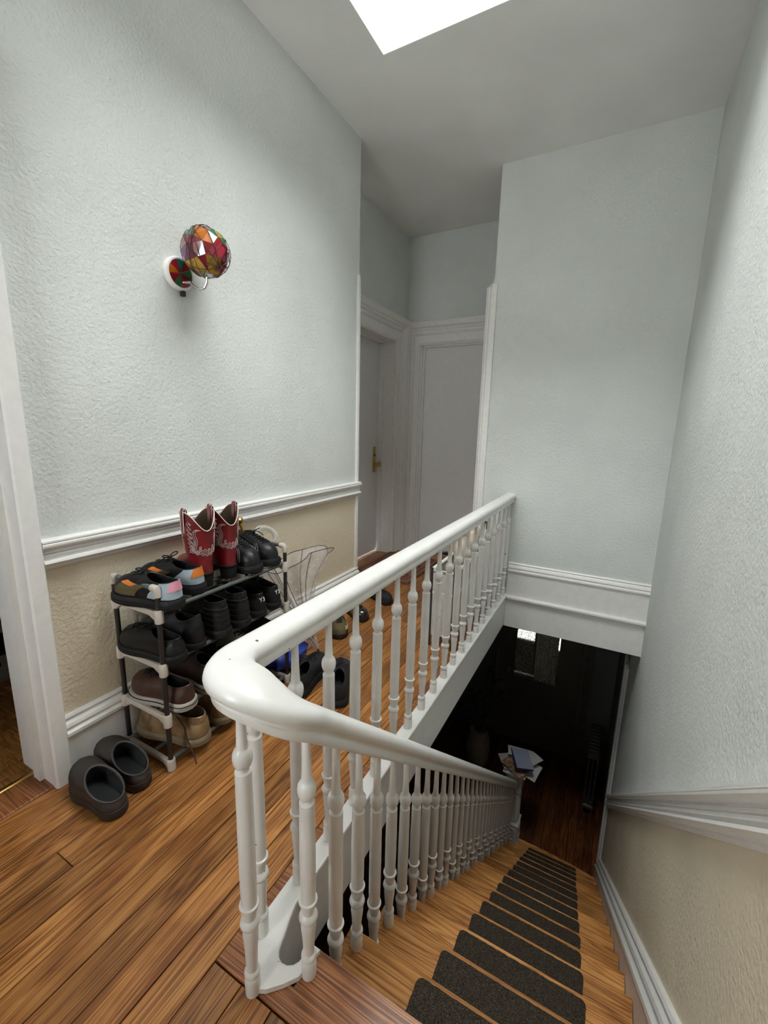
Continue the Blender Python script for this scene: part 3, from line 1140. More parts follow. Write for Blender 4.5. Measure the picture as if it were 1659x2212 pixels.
# post on the newel top: a loose pile of mail
paper = [plain('white_envelope_paper', (0.55, 0.55, 0.53), 0.7, var=0.05), plain('blue_grey_printed_card', (0.30, 0.34, 0.46), 0.55, var=0.1, vscale=60),
         plain('navy_booklet', (0.02, 0.025, 0.09), 0.5), plain('cream_flyer', (0.48, 0.44, 0.38), 0.6), plain('photo_print_flyer', (0.34, 0.20, 0.13), 0.5, var=0.8, vscale=28)]
mail = [('white crumpled letter lowest in the mail pile on the newel', 0, .30, .21, -.18, .02, .03, 8, 'letter'),
        ('large cream flyer sticking out left under the mail pile', 3, .26, .19, .55, -.05, .04, -6, 'flyer'),
        ('glossy colour printed flyer in the middle of the mail pile', 4, .22, .15, -.5, -.03, -.05, 3, 'flyer'),
        ('white envelope fanned out to the right in the mail pile', 0, .25, .13, .95, .06, .05, -3, 'envelope'),
        ('torn white envelope fanned to the back of the mail pile', 0, .22, .12, .25, -.02, .10, 5, 'envelope'),
        ('dark navy booklet just under the top card on the mail pile', 2, .27, .155, 1.92, .012, .0, 4, 'booklet'),
        ('blue grey printed card on top of the mail pile', 1, .26, .145, 1.95, .02, -.004, 4, 'card')]
zt = -1.79 + 0.012
for lab, mi, L_, W_, rz, dx, dy, tilt, cat in mail:
    m = MB()
    rings = []
    nx, ny = 8, 5
    cur = 0.0 if cat in ('booklet', 'card') else random.uniform(.006, .014)
    th_ = 0.007 if cat == 'booklet' else 0.002
    def surf(u, v):
        xx, yy_ = (u - .5) * L_, (v - .5) * W_
        return xx, yy_, cur * ((2 * u - 1) ** 2 * .5 * sin(v * 4 + mi) + .1 * sin(u * 9 + mi))
    top = [[surf(i / nx, j / ny) for i in range(nx + 1)] for j in range(ny + 1)]
    vs, fs = [], []
    for lay in (0, 1):
        for j in range(ny + 1):
            for i in range(nx + 1):
                a_, b2_, c_ = top[j][i]
                vs.append((a_, b2_, c_ + lay * th_))
    q = (nx + 1) * (ny + 1)
    for j in range(ny):
        for i in range(nx):
            a_ = j * (nx + 1) + i
            fs.append((a_, a_ + 1, a_ + nx + 2, a_ + nx + 1))
            fs.append((q + a_, q + a_ + nx + 1, q + a_ + nx + 2, q + a_ + 1))
    for i in range(nx):
        fs.append((i, q + i, q + i + 1, i + 1))
        e_ = ny * (nx + 1) + i
        fs.append((e_, e_ + 1, q + e_ + 1, q + e_))
    for j in range(ny):
        e_ = j * (nx + 1)
        fs.append((e_, e_ + nx + 1, q + e_ + nx + 1, q + e_))
        e_ += nx
        fs.append((e_, q + e_, q + e_ + nx + 1, e_ + nx + 1))
    m.add(vs, fs)
    o = m.build('mail_' + cat, paper[mi], smooth=40)
    o.location = (NXc + .03 + dx, NYc + dy, zt)
    o.rotation_euler = (math.radians(tilt * .3), math.radians(tilt), rz)
    tag(o, lab, cat, 'mail piled on the newel post')
    zt += 0.015

# ------------------------------------------------------------------ lower hall: front door with lace curtains, radiator, plant
YD = YFAR
d3 = struct(empty('door_3', (1.06, YD, ZLOW)))
GX0, GX1, GZ0, GZ1 = 0.735, 1.245, -1.79, -0.75
m = MB()
m.box(0.63, GX0, YD, YD + .045, ZLOW, -0.55)
m.box(GX1, 1.49, YD, YD + .045, ZLOW, -0.55)
m.box(GX0, GX1, YD, YD + .045, ZLOW, GZ0)
m.box(GX0, GX1, YD, YD + .045, GZ1, -0.55)
for (a0, a1, c0, c1) in ((GX0, GX1, GZ0 - .62, GZ0 - .12),):
    m.cbox(a0, a1, YD - .012, YD, c0, c1, .006)
dm = plain('grey_brown_front_door_paint', (0.20, 0.18, 0.155), 0.5, var=0.04)
m.build('panel', dm, d3, smooth=0)
m = MB()
frame_sweep(m, [(0.63, YD, ZLOW), (0.63, YD, -0.53), (1.49, YD, -0.53), (1.49, YD, ZLOW)], (0, -1, 0), P_CAS, [(-1, 0, 0), (0, 0, 1), (1, 0, 0)], [.8, .8, .8])
m.build('casing', dm, d3, smooth=25)
MB().box(GX0, GX1, YD + .02, YD + .026, GZ0, GZ1).build('pane', M['glass'], d3, smooth=0)
m = MB()
m.lathe([(.001, 0), (.02, 0), (.018, .01), (.012, .03), (.027, .045), (.027, .06), (.001, .068)], 14)
m.xform(Matrix.Translation((0.675, YD, -1.75)) @ Matrix.Rotation(pi / 2, 4, 'X'))
m.build('knob', M['brass'], d3)


def lace_mat(name, thresh):
    m_, nt, b_ = new_mat(name)
    out = nt.nodes['Material Output']
    tc = N(nt, 'ShaderNodeTexCoord')
    v = N(nt, 'ShaderNodeTexVoronoi', i_Scale=70.0)
    nt.links.new(tc.outputs['Object'], v.inputs['Vector'])
    gt = N(nt, 'ShaderNodeMath', operation='GREATER_THAN')
    gt.inputs[1].default_value = thresh
    nt.links.new(v.outputs['Distance'], gt.inputs[0])
    tr = N(nt, 'ShaderNodeBsdfTransparent')
    df = N(nt, 'ShaderNodeBsdfDiffuse')
    df.inputs[0].default_value = (.62, .60, .55, 1)
    tl = N(nt, 'ShaderNodeBsdfTranslucent')
    tl.inputs[0].default_value = (.55, .53, .48, 1)
    m1 = N(nt, 'ShaderNodeMixShader')
    m1.inputs[0].default_value = .4
    nt.links.new(df.outputs[0], m1.inputs[1])
    nt.links.new(tl.outputs[0], m1.inputs[2])
    m2 = N(nt, 'ShaderNodeMixShader')
    nt.links.new(gt.outputs[0], m2.inputs[0])
    nt.links.new(m1.outputs[0], m2.inputs[1])
    nt.links.new(tr.outputs[0], m2.inputs[2])
    nt.links.new(m2.outputs[0], out.inputs[0])
    return m_


def curtain(name, x0, x1, y, z0, z1, folds, mat, label):
    rings = []
    nn = folds * 8
    for z in (z0, (z0 * 2 + z1) / 3, (z0 + 2 * z1) / 3, z1):
        amp = 0.014 if z < z1 else 0.008
        rings.append([(x0 + (x1 - x0) * i / nn, y + amp * sin(2 * pi * i / 8 + .6 * sin(i * .9)), z) for i in range(nn + 1)])
    rings2 = [[(a, b_ + 0.002, c) for a, b_, c in r] for r in rings]
    m_ = MB()
    m_.loft(rings, 0, False)
    m_.loft(rings2, 0, False)
    o_ = m_.build(name, mat, smooth=60)
    recenter(o_)
    tag(o_, label, 'curtain', 'lace curtains on the front door')
    return o_


curtain('lace_curtain', GX0 + .005, GX0 + .225, YD - .03, GZ0 - .02, GZ1 - .03, 5, lace_mat('open_lace', .36), 'left lace curtain panel on the dark front door downstairs')
curtain('lace_curtain', GX0 + .245, GX1 - .012, YD - .03, GZ0 - .02, GZ1 - .03, 6, lace_mat('dense_lace', .62), 'right lace curtain panel on the dark front door downstairs')
# added vestibule, openings cut to place the bright patch and slit behind the lace
vs_ = MB()
yo = YFAR + 1.05
vs_.box(0.2, 0.25, YFAR + T, yo, ZLOW - .1, -0.2)
vs_.box(1.75, 1.80, YFAR + T, yo, ZLOW - .1, -0.2)
vs_.box(0.2, 1.80, YFAR + T, yo + .1, -0.25, -0.2)
vs_.box(0.2, 0.33, yo, yo + .05, ZLOW - .1, -0.2)
vs_.box(0.83, 1.158, yo, yo + .05, ZLOW - .1, -0.2)
vs_.box(1.185, 1.80, yo, yo + .05, ZLOW - .1, -0.2)
vs_.box(0.33, 0.83, yo, yo + .05, ZLOW - .1, -1.845)
vs_.box(1.158, 1.185, yo, yo + .05, ZLOW - .1, -1.90)
og = MB()
og.box(0.33, 0.83, yo + .02, yo + .026, -1.845, -0.25)
og.box(1.158, 1.185, yo + .02, yo + .026, -1.90, -0.25)
struct(vs_.build('wall_daylight_mask', dm, smooth=0))
struct(og.build('dimming_panes', glass_sheet('dimming_glass', (.34, .34, .32), .02), smooth=0))  # tint added to dim the daylight reaching the lace
portal('front_door_portal', (0.58, yo + .06, -1.05), (pi / 2, 0, 0), 0.5, 1.55)

rad = tag(empty('radiator', (1.72, 4.65, ZLOW)), 'column radiator in the dark lower hall beside the right wall', 'radiator')
sec = None
for i in range(9):
    if sec is None:
        m = MB()
        for dx in (-.055, .0, .055):
            m.lathe([(.010, .10), (.018, .13), (.016, .2), (.016, .62), (.018, .69), (.010, .72)], 10, (dx, 0, 0))
        m.cbox(-.075, .075, -.026, .026, .68, .745, .014)
        m.cbox(-.075, .075, -.026, .026, .085, .14, .014)
        m.cbox(-.07, -.05, -.015, .015, 0, .09, .005)
        m.cbox(.05, .07, -.015, .015, 0, .09, .005)
        m.xform(Matrix.Diagonal((.7, 1, 1, 1)))
        sec = m.build('section', plain('bronze_radiator_paint', (.10, .095, .085), .45), smooth=40)
        sec.parent = rad
        sec.location = (0, -.25, 0)
    else:
        link_copy(sec, rad, (0, -.25 + i * .06, 0))

pot = tag(empty('potted_plant', (0.50, 4.55, ZLOW)), 'leafy dark plant in a pale basket by the front door downstairs', 'plant')
m = MB()
m.lathe([(.001, .004), (.10, 0), (.125, .06), (.14, .2), (.13, .32), (.105, .43), (.11, .45), (.10, .455), (.095, .43), (.001, .42)], 22)
o = m.build('basket', plain('pale_wicker', (.42, .36, .29), .8, bscale=60, bstr=.6))
o.parent = pot
m = MB()
for i in range(26):
    a = random.uniform(0, 2 * pi)
    rr_ = random.uniform(.05, .24)
    h_ = random.uniform(.55, 1.15)
    p0 = Vector((.03 * cos(a), .03 * sin(a), .42))
    p1 = Vector((rr_ * cos(a), rr_ * sin(a), h_))
    m.tube([p0, (p0 + p1) / 2 + Vector((0, 0, .06)), p1], .004, 5)
    d = Vector((cos(a), sin(a), -.2)).normalized()
    s_ = Vector((-sin(a), cos(a), 0))
    Ln, Wn = random.uniform(.10, .16), random.uniform(.03, .05)
    m.add([p1, p1 + d * Ln * .4 + s_ * Wn, p1 + d * Ln, p1 + d * Ln * .4 - s_ * Wn, p1 + d * Ln * .45 + Vector((0, 0, .015))], [(0, 1, 4), (1, 2, 4), (2, 3, 4), (3, 0, 4)])
o = m.build('foliage', plain('dark_green_leaf', (.02, .045, .018), .5), smooth=0)
o.parent = pot
o['kind'] = 'stuff'

# ------------------------------------------------------------------ wall lamp with faceted coloured globe
lamp = tag(empty('wall_lamp', (0.0, 1.185, 1.78)), 'wall lamp with a faceted multicoloured glass globe on a curved arm', 'wall lamp')
ROTX = Matrix.Rotation(pi / 2, 4, 'Y')      # local z -> world +x
m = MB()
m.lathe([(.001, 0), (.060, 0), (.060, .014), (.056, .020), (.050, .021), (.049, .018), (.001, .018)], 32)
m.xform(ROTX)
o = m.build('back_plate', M['trim'])
o.parent = lamp
glass_cols = [(.30, .01, .02), (.42, .015, .04), (.20, .01, .05), (.55, .16, .01), (.60, .33, .03), (.02, .16, .05), (.03, .22, .13), (.04, .10, .26), (.12, .30, .42), (.10, .02, .16), (.35, .10, .12), (.5, .45, .25)]
gm = []
for i, c in enumerate(glass_cols):
    mm = plain('stained_glass_%d' % i, c, 0.12, var=0.35, coat=0.6, vscale=22)
    bs = mm.node_tree.nodes['Principled BSDF']
    bs.inputs['Transmission Weight'].default_value = 0.25
    gm.append(mm)
# glass rosette on the plate: sectors of colour
ng = 9
for i in range(ng):
    a0, a1 = 2 * pi * i / ng, 2 * pi * (i + 1) / ng
    m = MB()
    pts = [(0.002 * cos((a0 + a1) / 2), 0.002 * sin((a0 + a1) / 2))] + [(.048 * cos(a0 + (a1 - a0) * j / 5), .048 * sin(a0 + (a1 - a0) * j / 5)) for j in range(6)]
    m.plate(pts, .0175, .0215)
    m.xform(ROTX)
    o = m.build('rosette_glass', gm[(0, 2, 5, 0, 6, 1, 3, 0, 5)[i]], smooth=0)
    o.parent = lamp
m = MB()
arm = [(.02, .01, -.028), (.045, .018, -.030), (.065, .024, -.046), (.085, .030, -.056), (.105, .036, -.050), (.116, .038, -.032), (.118, .038, -.012)]
fine = []
for i in range(len(arm) - 1):
    for j in range(4):
        t = j / 4
        fine.append(tuple(arm[i][q] * (1 - t) + arm[i + 1][q] * t for q in range(3)))
fine.append(arm[-1])
m.tube(fine, .0055, 10)
o = m.build('arm', M['steel'])
o.parent = lamp
m = MB()
m.lathe([(.001, -.014), (.014, -.012), (.034, -.002), (.037, .004), (.033, .004), (.016, -.004), (.001, -.005)], 20, (.118, .038, 0))
m.lathe([(.010, 0), (.012, .02), (.001, .022)], 12, (.118, .038, 0))
o = m.build('cup', M['steel'])
o.parent = lamp
m = MB()
m.cbox(.004, .02, .004, .018, -.078, -.058, .002)
o = m.build('switch', M['black_tube'])
o.parent = lamp
GC = Vector((.118, .040, .072))
GR = .089
import bmesh as _bm
bm = _bm.new()
_bm.ops.create_icosphere(bm, subdivisions=2, radius=1.0)
tris = [[v.co.copy() for v in f.verts] for f in bm.faces]
bm.free()
glb = MB()
glb.lathe([(.001, -.97 * GR * .93), (.4 * GR * .93, -.9 * GR * .93), (.75 * GR * .93, -.65 * GR * .93), (GR * .92, 0), (.75 * GR * .93, .65 * GR * .93), (.4 * GR * .93, .9 * GR * .93), (.001, .97 * GR * .93)], 20, tuple(GC))
globe = glb.build('globe', plain('inner_frosted_globe', (.22, .10, .07), .4), smooth=60)
globe.parent = lamp
rg = random.Random(21)
jit = {}
for tri in tris:
    pts = []
    for p in tri:
        key = (round(p.x, 3), round(p.y, 3), round(p.z, 3))
        if key not in jit:
            q = p + Vector((rg.uniform(-.14, .14), rg.uniform(-.14, .14), rg.uniform(-.14, .14)))
            jit[key] = q.normalized() * rg.uniform(.96, 1.01)
        pts.append(jit[key])
    cen = sum(pts, Vector()) / 3
    outer_ = [GC + (cen + (p - cen) * .97) * GR for p in pts]
    inner_ = [GC + (cen + (p - cen) * .97) * GR * .955 for p in pts]
    h_ = cen.normalized()
    if h_.z > .45:
        ci = rg.choice((5, 5, 5, 6, 4, 0, 11, 3, 4))
    elif h_.z < -.45:
        ci = rg.choice((3, 4, 1, 4, 4, 10, 1))
    else:
        ci = rg.choice((0, 1, 0, 2, 3, 5, 0, 9, 10, 4, 10, 0, 3, 1, 8))
    m = MB()
    m.loft([[tuple(p) for p in inner_], [tuple(p) for p in outer_]], 0, True, True, True)
    o = m.build('glass_facet', gm[ci], smooth=0)
    o.parent = globe
m = MB()
for i in range(11):
    ax = Vector((rg.uniform(-1, 1), rg.uniform(-1, 1), rg.uniform(-.6, .6))).normalized()
    u = ax.orthogonal().normalized()
    w = ax.cross(u)
    oo = rg.uniform(-.45, .45)
    m.tube([tuple(GC + ((u * cos(2 * pi * j / 28) + w * sin(2 * pi * j / 28)) * math.sqrt(1 - oo * oo) + ax * oo) * GR * .985) for j in range(28)], .0011, 5, closed=True)
o = m.build('wire', M['black_tube'])
o.parent = lamp

# ------------------------------------------------------------------ shoe rack
RX0, RX1, RY0, RY1 = 0.040, 0.284, 0.816, 1.436
rack = tag(empty('shoe_rack', ((RX0 + RX1) / 2, (RY0 + RY1) / 2, 0)), 'four tier shoe rack of grey tubes with beige plastic corner joints', 'shoe rack')
TIER = [0.028, 0.205, 0.400, 0.595]
TOPZ = 0.684
for y in (RY0, RY1):
    for k, z in enumerate(TIER):
        m = MB()
        # end bracket: bar between the posts with a sleeve on each
        m.cbox(RX0, RX1, y - .009, y + .009, z - .012, z + .008, .004)
        for xx in (RX0, RX1):
            m.lathe([(.010, -.032 if k else -.028), (.0145, -.030 if k else -.026), (.0145, .013), (.0125, .016), (.008, .016)], 14, (xx, y, z))
            # small gusset
            s_ = 1 if xx == RX0 else -1
            m.add([(xx, y - .007, z - .01), (xx + s_ * .045, y - .007, z - .01), (xx, y - .007, z - .03), (xx, y + .007, z - .01), (xx + s_ * .045, y + .007, z - .01), (xx, y + .007, z - .03)],
                  [(0, 1, 2), (3, 5, 4), (0, 3, 4, 1), (1, 4, 5, 2), (2, 5, 3, 0)])
        m.build('end_bracket', M['bracket'], rack, smooth=35)
        zn = TIER[k + 1] - .03 if k < 3 else TOPZ - .015
        for xx in (RX0, RX1):
            m = MB()
            m.lathe([(.0085, z + .01), (.0085, zn)], 12, (xx, y, 0))
            m.build('post', M['black_tube'], rack)
    m = MB()
    m.tube([(RX0 + .01, y, TOPZ), (RX1 - .01, y, TOPZ)], .0085, 12)
    m.build('top_tube', M['grey_tube'], rack)
    for xx, s_ in ((RX0, 1), (RX1, -1)):
        m = MB()
        m.tube([(xx, y, TOPZ - .028), (xx, y, TOPZ - .006), (xx + s_ * .003, y, TOPZ - .001), (xx + s_ * .008, y, TOPZ), (xx + s_ * .026, y, TOPZ)], [.0118, .0118, .0125, .0125, .0118], 14)
        m.build('elbow_joint', M['bracket'], rack)
for z in TIER:
    for xx in (RX0 + .03, 0.180, RX1 - .012):
        m = MB()
        m.tube([(xx, RY0 + .006, z + .002), (xx, RY1 - .006, z + .002)], .0082, 12)
        m.build('shelf_tube', M['grey_tube'], rack)

# ------------------------------------------------------------------ shoes
HW = [(0, 0), (.015, .36), (.05, .58), (.10, .70), (.2, .77), (.32, .74), (.42, .73), (.52, .80), (.62, .92), (.72, 1.0), (.80, .99), (.88, .88), (.94, .70), (.98, .42), (1, 0)]


def hw_at(t):
    for (a, va), (b_, vb) in zip(HW[:-1], HW[1:]):
        if t <= b_:
            return va + (vb - va) * (t - a) / (b_ - a)
    return 0


NS = 36


class Shoe:
    """shoe body lofted from the footprint up to the collar; local x = heel to toe, z up"""
    def __init__(s, L=.28, W=.098, hs=.025, zh=.075, zf=.085, c0=.02, c1=.46, wc=.062, toe=.05, dip=.012, spring=.006, side=1, shaft=None, heel=0.0, toe_pt=0.0, bulge=.004):
        s.__dict__.update(locals())
        s.phi = [2 * pi * i / NS for i in range(NS)]

    def foot(s, ph, sc=1.0, grow=0.0):
        t = .5 - .5 * cos(ph)
        sg = 1 if ph < pi else -1
        w = hw_at(t) * s.W / 2
        if s.toe_pt and t > .6:
            w *= 1 - s.toe_pt * ((t - .6) / .4) ** 1.2
        y = sg * w + s.side * (-.010 * ((t - .45) / .55) ** 2 if t > .45 else 0)
        x = t * s.L
        cx = s.L * .5
        x = cx + (x - cx) * sc
        y = y * sc
        if grow:
            x += grow * (-cos(ph))
            y += grow * sg * (1 if 0.04 < t < .96 else .4)
        return x, y, t

    def base_z(s, t):
        g = max(0, (t - .6) / .4)
        arch = 0
        if s.heel:
            arch = s.heel * (1 - min(1, max(0, (t - .22) / .42)))
        return s.spring * g * g + arch

    def surf(s, u, ph):
        fx, fy, t = s.foot(ph)
        z0 = s.hs + s.base_z(t)
        a, xc = (s.c1 - s.c0) * s.L / 2, (s.c0 + s.c1) * s.L / 2
        P0 = Vector((fx, fy, z0))
        P3 = Vector((xc - a * cos(ph), s.wc / 2 * sin(ph), s.zh + (s.zf - s.zh) * (.5 - .5 * cos(ph)) - s.dip * sin(ph) ** 2))
        g = max(0, (t - .30) / .70) ** 1.2
        dz = P3.z - z0
        out = Vector((-cos(ph) * .3, sin(ph), 0)) * s.bulge
        P1 = P0 + Vector((0, 0, (.45 * dz) * (1 - g) + s.toe * 1.25 * g)) + out
        P2 = P3 + Vector((P0.x - P3.x, P0.y - P3.y, 0)) * (.10 * (1 - g) + .62 * g)
        P2.z = z0 + dz * (.75 * (1 - g)) + g * min(dz * .78, s.toe * 1.15)
        v = 1 - u
        return P0 * v ** 3 + P1 * 3 * u * v * v + P2 * 3 * u * u * v + P3 * u ** 3

    def shaft_pt(s, v, ph):
        """v in 0..1 along the shaft rings above the collar"""
        rs = s.shaft
        k = min(int(v * (len(rs) - 1)), len(rs) - 2) if len(rs) > 1 else 0
        f = v * (len(rs) - 1) - k
        q = []
        for r in (rs[k], rs[min(k + 1, len(rs) - 1)]):
            x0, x1, w, z, dip = r
            q.append(Vector(((x0 + x1) / 2 - (x1 - x0) / 2 * cos(ph), w / 2 * sin(ph), z - dip * abs(cos(ph)) ** 3.2 if dip else z)))
        return q[0].lerp(q[1], f)

    def upper(s, th=.005):
        m = MB()
        MU = 9
        rings = [[tuple(s.surf(k / MU, p)) for p in s.phi] for k in range(MU + 1)]
        if s.shaft:
            nv = 3 * (len(s.shaft) - 1)
            rings += [[tuple(s.shaft_pt(k / nv, p)) for p in s.phi] for k in range(1, nv + 1)]
        m.loft(rings, 0)
        top = [Vector(p) for p in rings[-1]]
        c = sum(top, Vector()) / NS
        def inset(p, d, dz):
            v = Vector((p.x - c.x, p.y - c.y, 0))
            l = v.length or 1
            return tuple(Vector((p.x, p.y, p.z + dz)) - v / l * d)
        lip = [inset(p, th * .5, .0015) for p in top]
        i1 = [inset(p, th, -.001) for p in top]
        m.loft([rings[-1], lip, i1], 0)
        zi = s.hs + .008
        inn = [i1]
        if s.shaft:
            x0, x1, w, z, dip = s.shaft[0]
            inn.append([((x0 + x1) / 2 - ((x1 - x0) / 2 - th) * cos(p), (w / 2 - th) * sin(p), z + .02) for p in s.phi])
        fl_ = []
        for p in s.phi:
            fx, fy, t = s.foot(p, .86)
            fl_.append((min(fx, s.L * (.70 if not s.shaft else .5)), fy * .85, zi + s.base_z(t)))
        midr = [tuple(Vector(a).lerp(Vector(b_), .5)) for a, b_ in zip(inn[-1], fl_)]
        inn += [midr, fl_]
        m.loft(inn, 1, True, False, True)
        return m

    def sole(s, grow=.004, chunky=0.0, ridges=0):
        m = MB()
        def ring(gr, zf):
            r = []
            for p in s.phi:
                fx, fy, t = s.foot(p, 1.0, gr)
                r.append((fx, fy, s.base_z(t) + zf))
            return r
        h = s.hs
        if s.heel:
            rg_ = [ring(grow - .002, h - .010), ring(grow, h - .007), ring(grow, h - .001), ring(grow - .004, h + .001)]
            m.loft(rg_, 0, True, True, True)
            hk = []
            for zf, sc in ((0, .86), (.004, .88), (s.heel + h - .012, 1.02)):
                r = []
                for i in range(20):
                    a = 2 * pi * i / 20
                    xx = s.L * .115 - s.L * .115 * cos(a) * sc * 1.02
                    if cos(a) < 0:
                        xx = s.L * .115 - s.L * .10 * cos(a) * sc
                    r.append((xx, s.W * .385 * sin(a) * sc, zf))
                hk.append(r)
            m.loft(hk, 0, True, True, True)
            return m
        rg_ = [ring(grow - .004 + chunky * .5, 0), ring(grow + chunky, h * .18)]
        if ridges:
            for k in range(ridges):
                z = h * (.25 + .55 * k / ridges)
                rg_ += [ring(grow + chunky, z), ring(grow + chunky - .002, z + h * .03), ring(grow + chunky - .002, z + h * .06), ring(grow + chunky, z + h * .09)]
        rg_ += [ring(grow + chunky * .6, h * .85), ring(grow * .9, h), ring(-.004, h + .0015)]
        m.loft(rg_, 0, True, True, True)
        return m

    def laces(s, n=5, u0=.62, u1=.97, dp=.42, r=.0022, bow=True):
        m = MB()
        for k in range(n):
            u = u0 + (u1 - u0) * k / max(1, n - 1)
            d = dp * (.8 + .4 * k / n)
            a, c = s.surf(u, pi - d), s.surf(u, pi + d)
            mid = s.surf(u, pi) + Vector((0, 0, .004))
            m.tube([a + Vector((0, 0, .001)), a.lerp(mid, .6) + Vector((0, 0, .003)), mid, c.lerp(mid, .6) + Vector((0, 0, .003)), c + Vector((0, 0, .001))], r, 6)
            if k < n - 1:
                u2 = u0 + (u1 - u0) * (k + 1) / max(1, n - 1)
                e_ = s.surf(u2, pi + d)
                m.tube([a + Vector((0, 0, .002)), (a + e_) / 2 + Vector((0, 0, .006)), e_ + Vector((0, 0, .002))], r, 6)
        if bow:
            top = s.surf(u1, pi) + Vector((0, 0, .006))
            for sg in (-1, 1):
                loop = []
                for j in range(13):
                    a = pi * 2 * j / 12
                    loop.append(top + Vector((.006 + .006 * sin(a), sg * (.018 - .018 * cos(a)), .004 + .011 * sin(a / 2) * (1 + .3 * sin(a)))))
                m.tube(loop, r, 6)
                m.tube([top, top + Vector((.012, sg * .014, .006)), top + Vector((.026, sg * .026, -.004)), top + Vector((.034, sg * .033, -.014))], r, 6)
        return m


def shoe_thing(name, label, sh, pos, ang, mats, cat='shoe', group=None, lace=True, sole_kw={}, lace_kw={}, tilt=(0, 0)):
    """mats: upper, lining, sole, lace"""
    root = empty(name, pos)
    root.rotation_euler = (math.radians(tilt[0]), math.radians(tilt[1]), math.radians(ang))
    # origin at mid base
    off = Vector((-sh.L / 2, 0, 0))
    for nm, mb, mt in (('upper', sh.upper(), [mats[0], mats[1]]), ('sole', sh.sole(**sole_kw), [mats[2]])):
        mb.xform(Matrix.Translation(off))
        o_ = mb.build(nm, mt, smooth=42)
        o_.parent = root
    if lace:
        mb = sh.laces(**lace_kw)
        mb.xform(Matrix.Translation(off))
        o_ = mb.build('laces', mats[3], smooth=60)
        o_.parent = root
    tag(root, label, cat, group)
    root['sh'] = 0
    del root['sh']
    return root, off


def patch(root, off, sh, name, mat, u0, u1, p0, p1, d=.0015, nu=5, npn=10, label=None, th=.002):
    """a panel of material lying on the shoe surface between collar params"""
    m_ = MB()
    lay = []
    for dd in (0.0004, d + th * 0):
        rows = []
        for i in range(nu + 1):
            u = u0 + (u1 - u0) * i / nu
            row_ = []
            for j in range(npn + 1):
                ph = p0 + (p1 - p0) * j / npn
                p = sh.surf(u, ph % (2 * pi))
                nrm = Vector((-cos(ph) * .6, sin(ph), .25)).normalized()
                row_.append(p + nrm * dd + off)
            rows.append(row_)
        lay.append(rows)
    vs, fs = [], []
    q = (nu + 1) * (npn + 1)
    for rows in lay:
        for r in rows:
            vs += [tuple(p) for p in r]
    w = npn + 1
    for i in range(nu):
        for j in range(npn):
            a = i * w + j
            fs.append((q + a, q + a + 1, q + a + w + 1, q + a + w))
    edge = [j for j in range(w)] + [i * w + npn for i in range(1, nu + 1)] + [nu * w + j for j in range(npn - 1, -1, -1)] + [i * w for i in range(nu - 1, 0, -1)]
    for a, b_ in zip(edge, edge[1:] + edge[:1]):
        fs.append((a, b_, q + b_, q + a))
    m_.add(vs, fs)
    o_ = m_.build(name, mat, smooth=40)
    o_.parent = root
    if label:
        o_['label'] = label
    return o_


def mid(heel, toe_):
    return ((heel[0] + toe_[0]) / 2, (heel[1] + toe_[1]) / 2)


def at_heel(hx, hy, ang, L):
    a = math.radians(ang)
    return hx + cos(a) * L / 2, hy + sin(a) * L / 2


M['orange'] = plain('orange_suede', (.62, .17, .02), .7, var=.08)
M['pink'] = plain('pink_suede', (.72, .30, .40), .7, var=.05)
M['paleblue'] = plain('pale_blue_suede', (.36, .44, .50), .7, var=.05)
M['olivebrown'] = plain('olive_brown_suede', (.10, .075, .03), .75)
M['maroon'] = plain('maroon_suede', (.06, .02, .02), .75)
M['redleather'] = plain('red_cowboy_leather', (.20, .010, .016), .36, var=.22, coat=.25, bscale=35, bstr=.12)
M['stitch'] = plain('pale_grey_stitching', (.50, .41, .39), .7, var=.1)
M['whitepipe'] = plain('white_piping', (.72, .68, .62), .5)
M['brownleather'] = plain('dark_brown_suede', (.032, .017, .012), .7, var=.25, bscale=60, bstr=.2)
M['brownleather2'] = plain('reddish_brown_leather', (.055, .022, .014), .5, var=.3, bscale=60, bstr=.2)
M['solewhite'] = plain('off_white_rubber', (.38, .35, .31), .6, var=.06)
M['mud'] = plain('tan_boot_leather_with_mud', (.22, .135, .065), .42, var=.55, bscale=40, bstr=.4, vscale=24, coat=.2)
M['tan'] = plain('tan_boot_leather', (.27, .18, .095), .5, var=.2, bscale=60, bstr=.2)
M['tansole'] = plain('tan_rubber_sole', (.20, .15, .09), .6)
M['clog'] = plain('dark_brown_foam', (.035, .027, .024), .62, var=.06)
M['clogin'] = plain('black_foam_footbed', (.011, .012, .013), .85, bscale=200, bstr=.3)
M['clogrim'] = plain('grey_rim', (.06, .058, .056), .6)
M['metalring'] = plain('eyelet_metal', (.6, .6, .6), .25, 1.0)

TOP = TIER[3] + .0105
T2 = TIER[2] + .0105
T3 = TIER[1] + .0105
T4 = TIER[0] + .0105

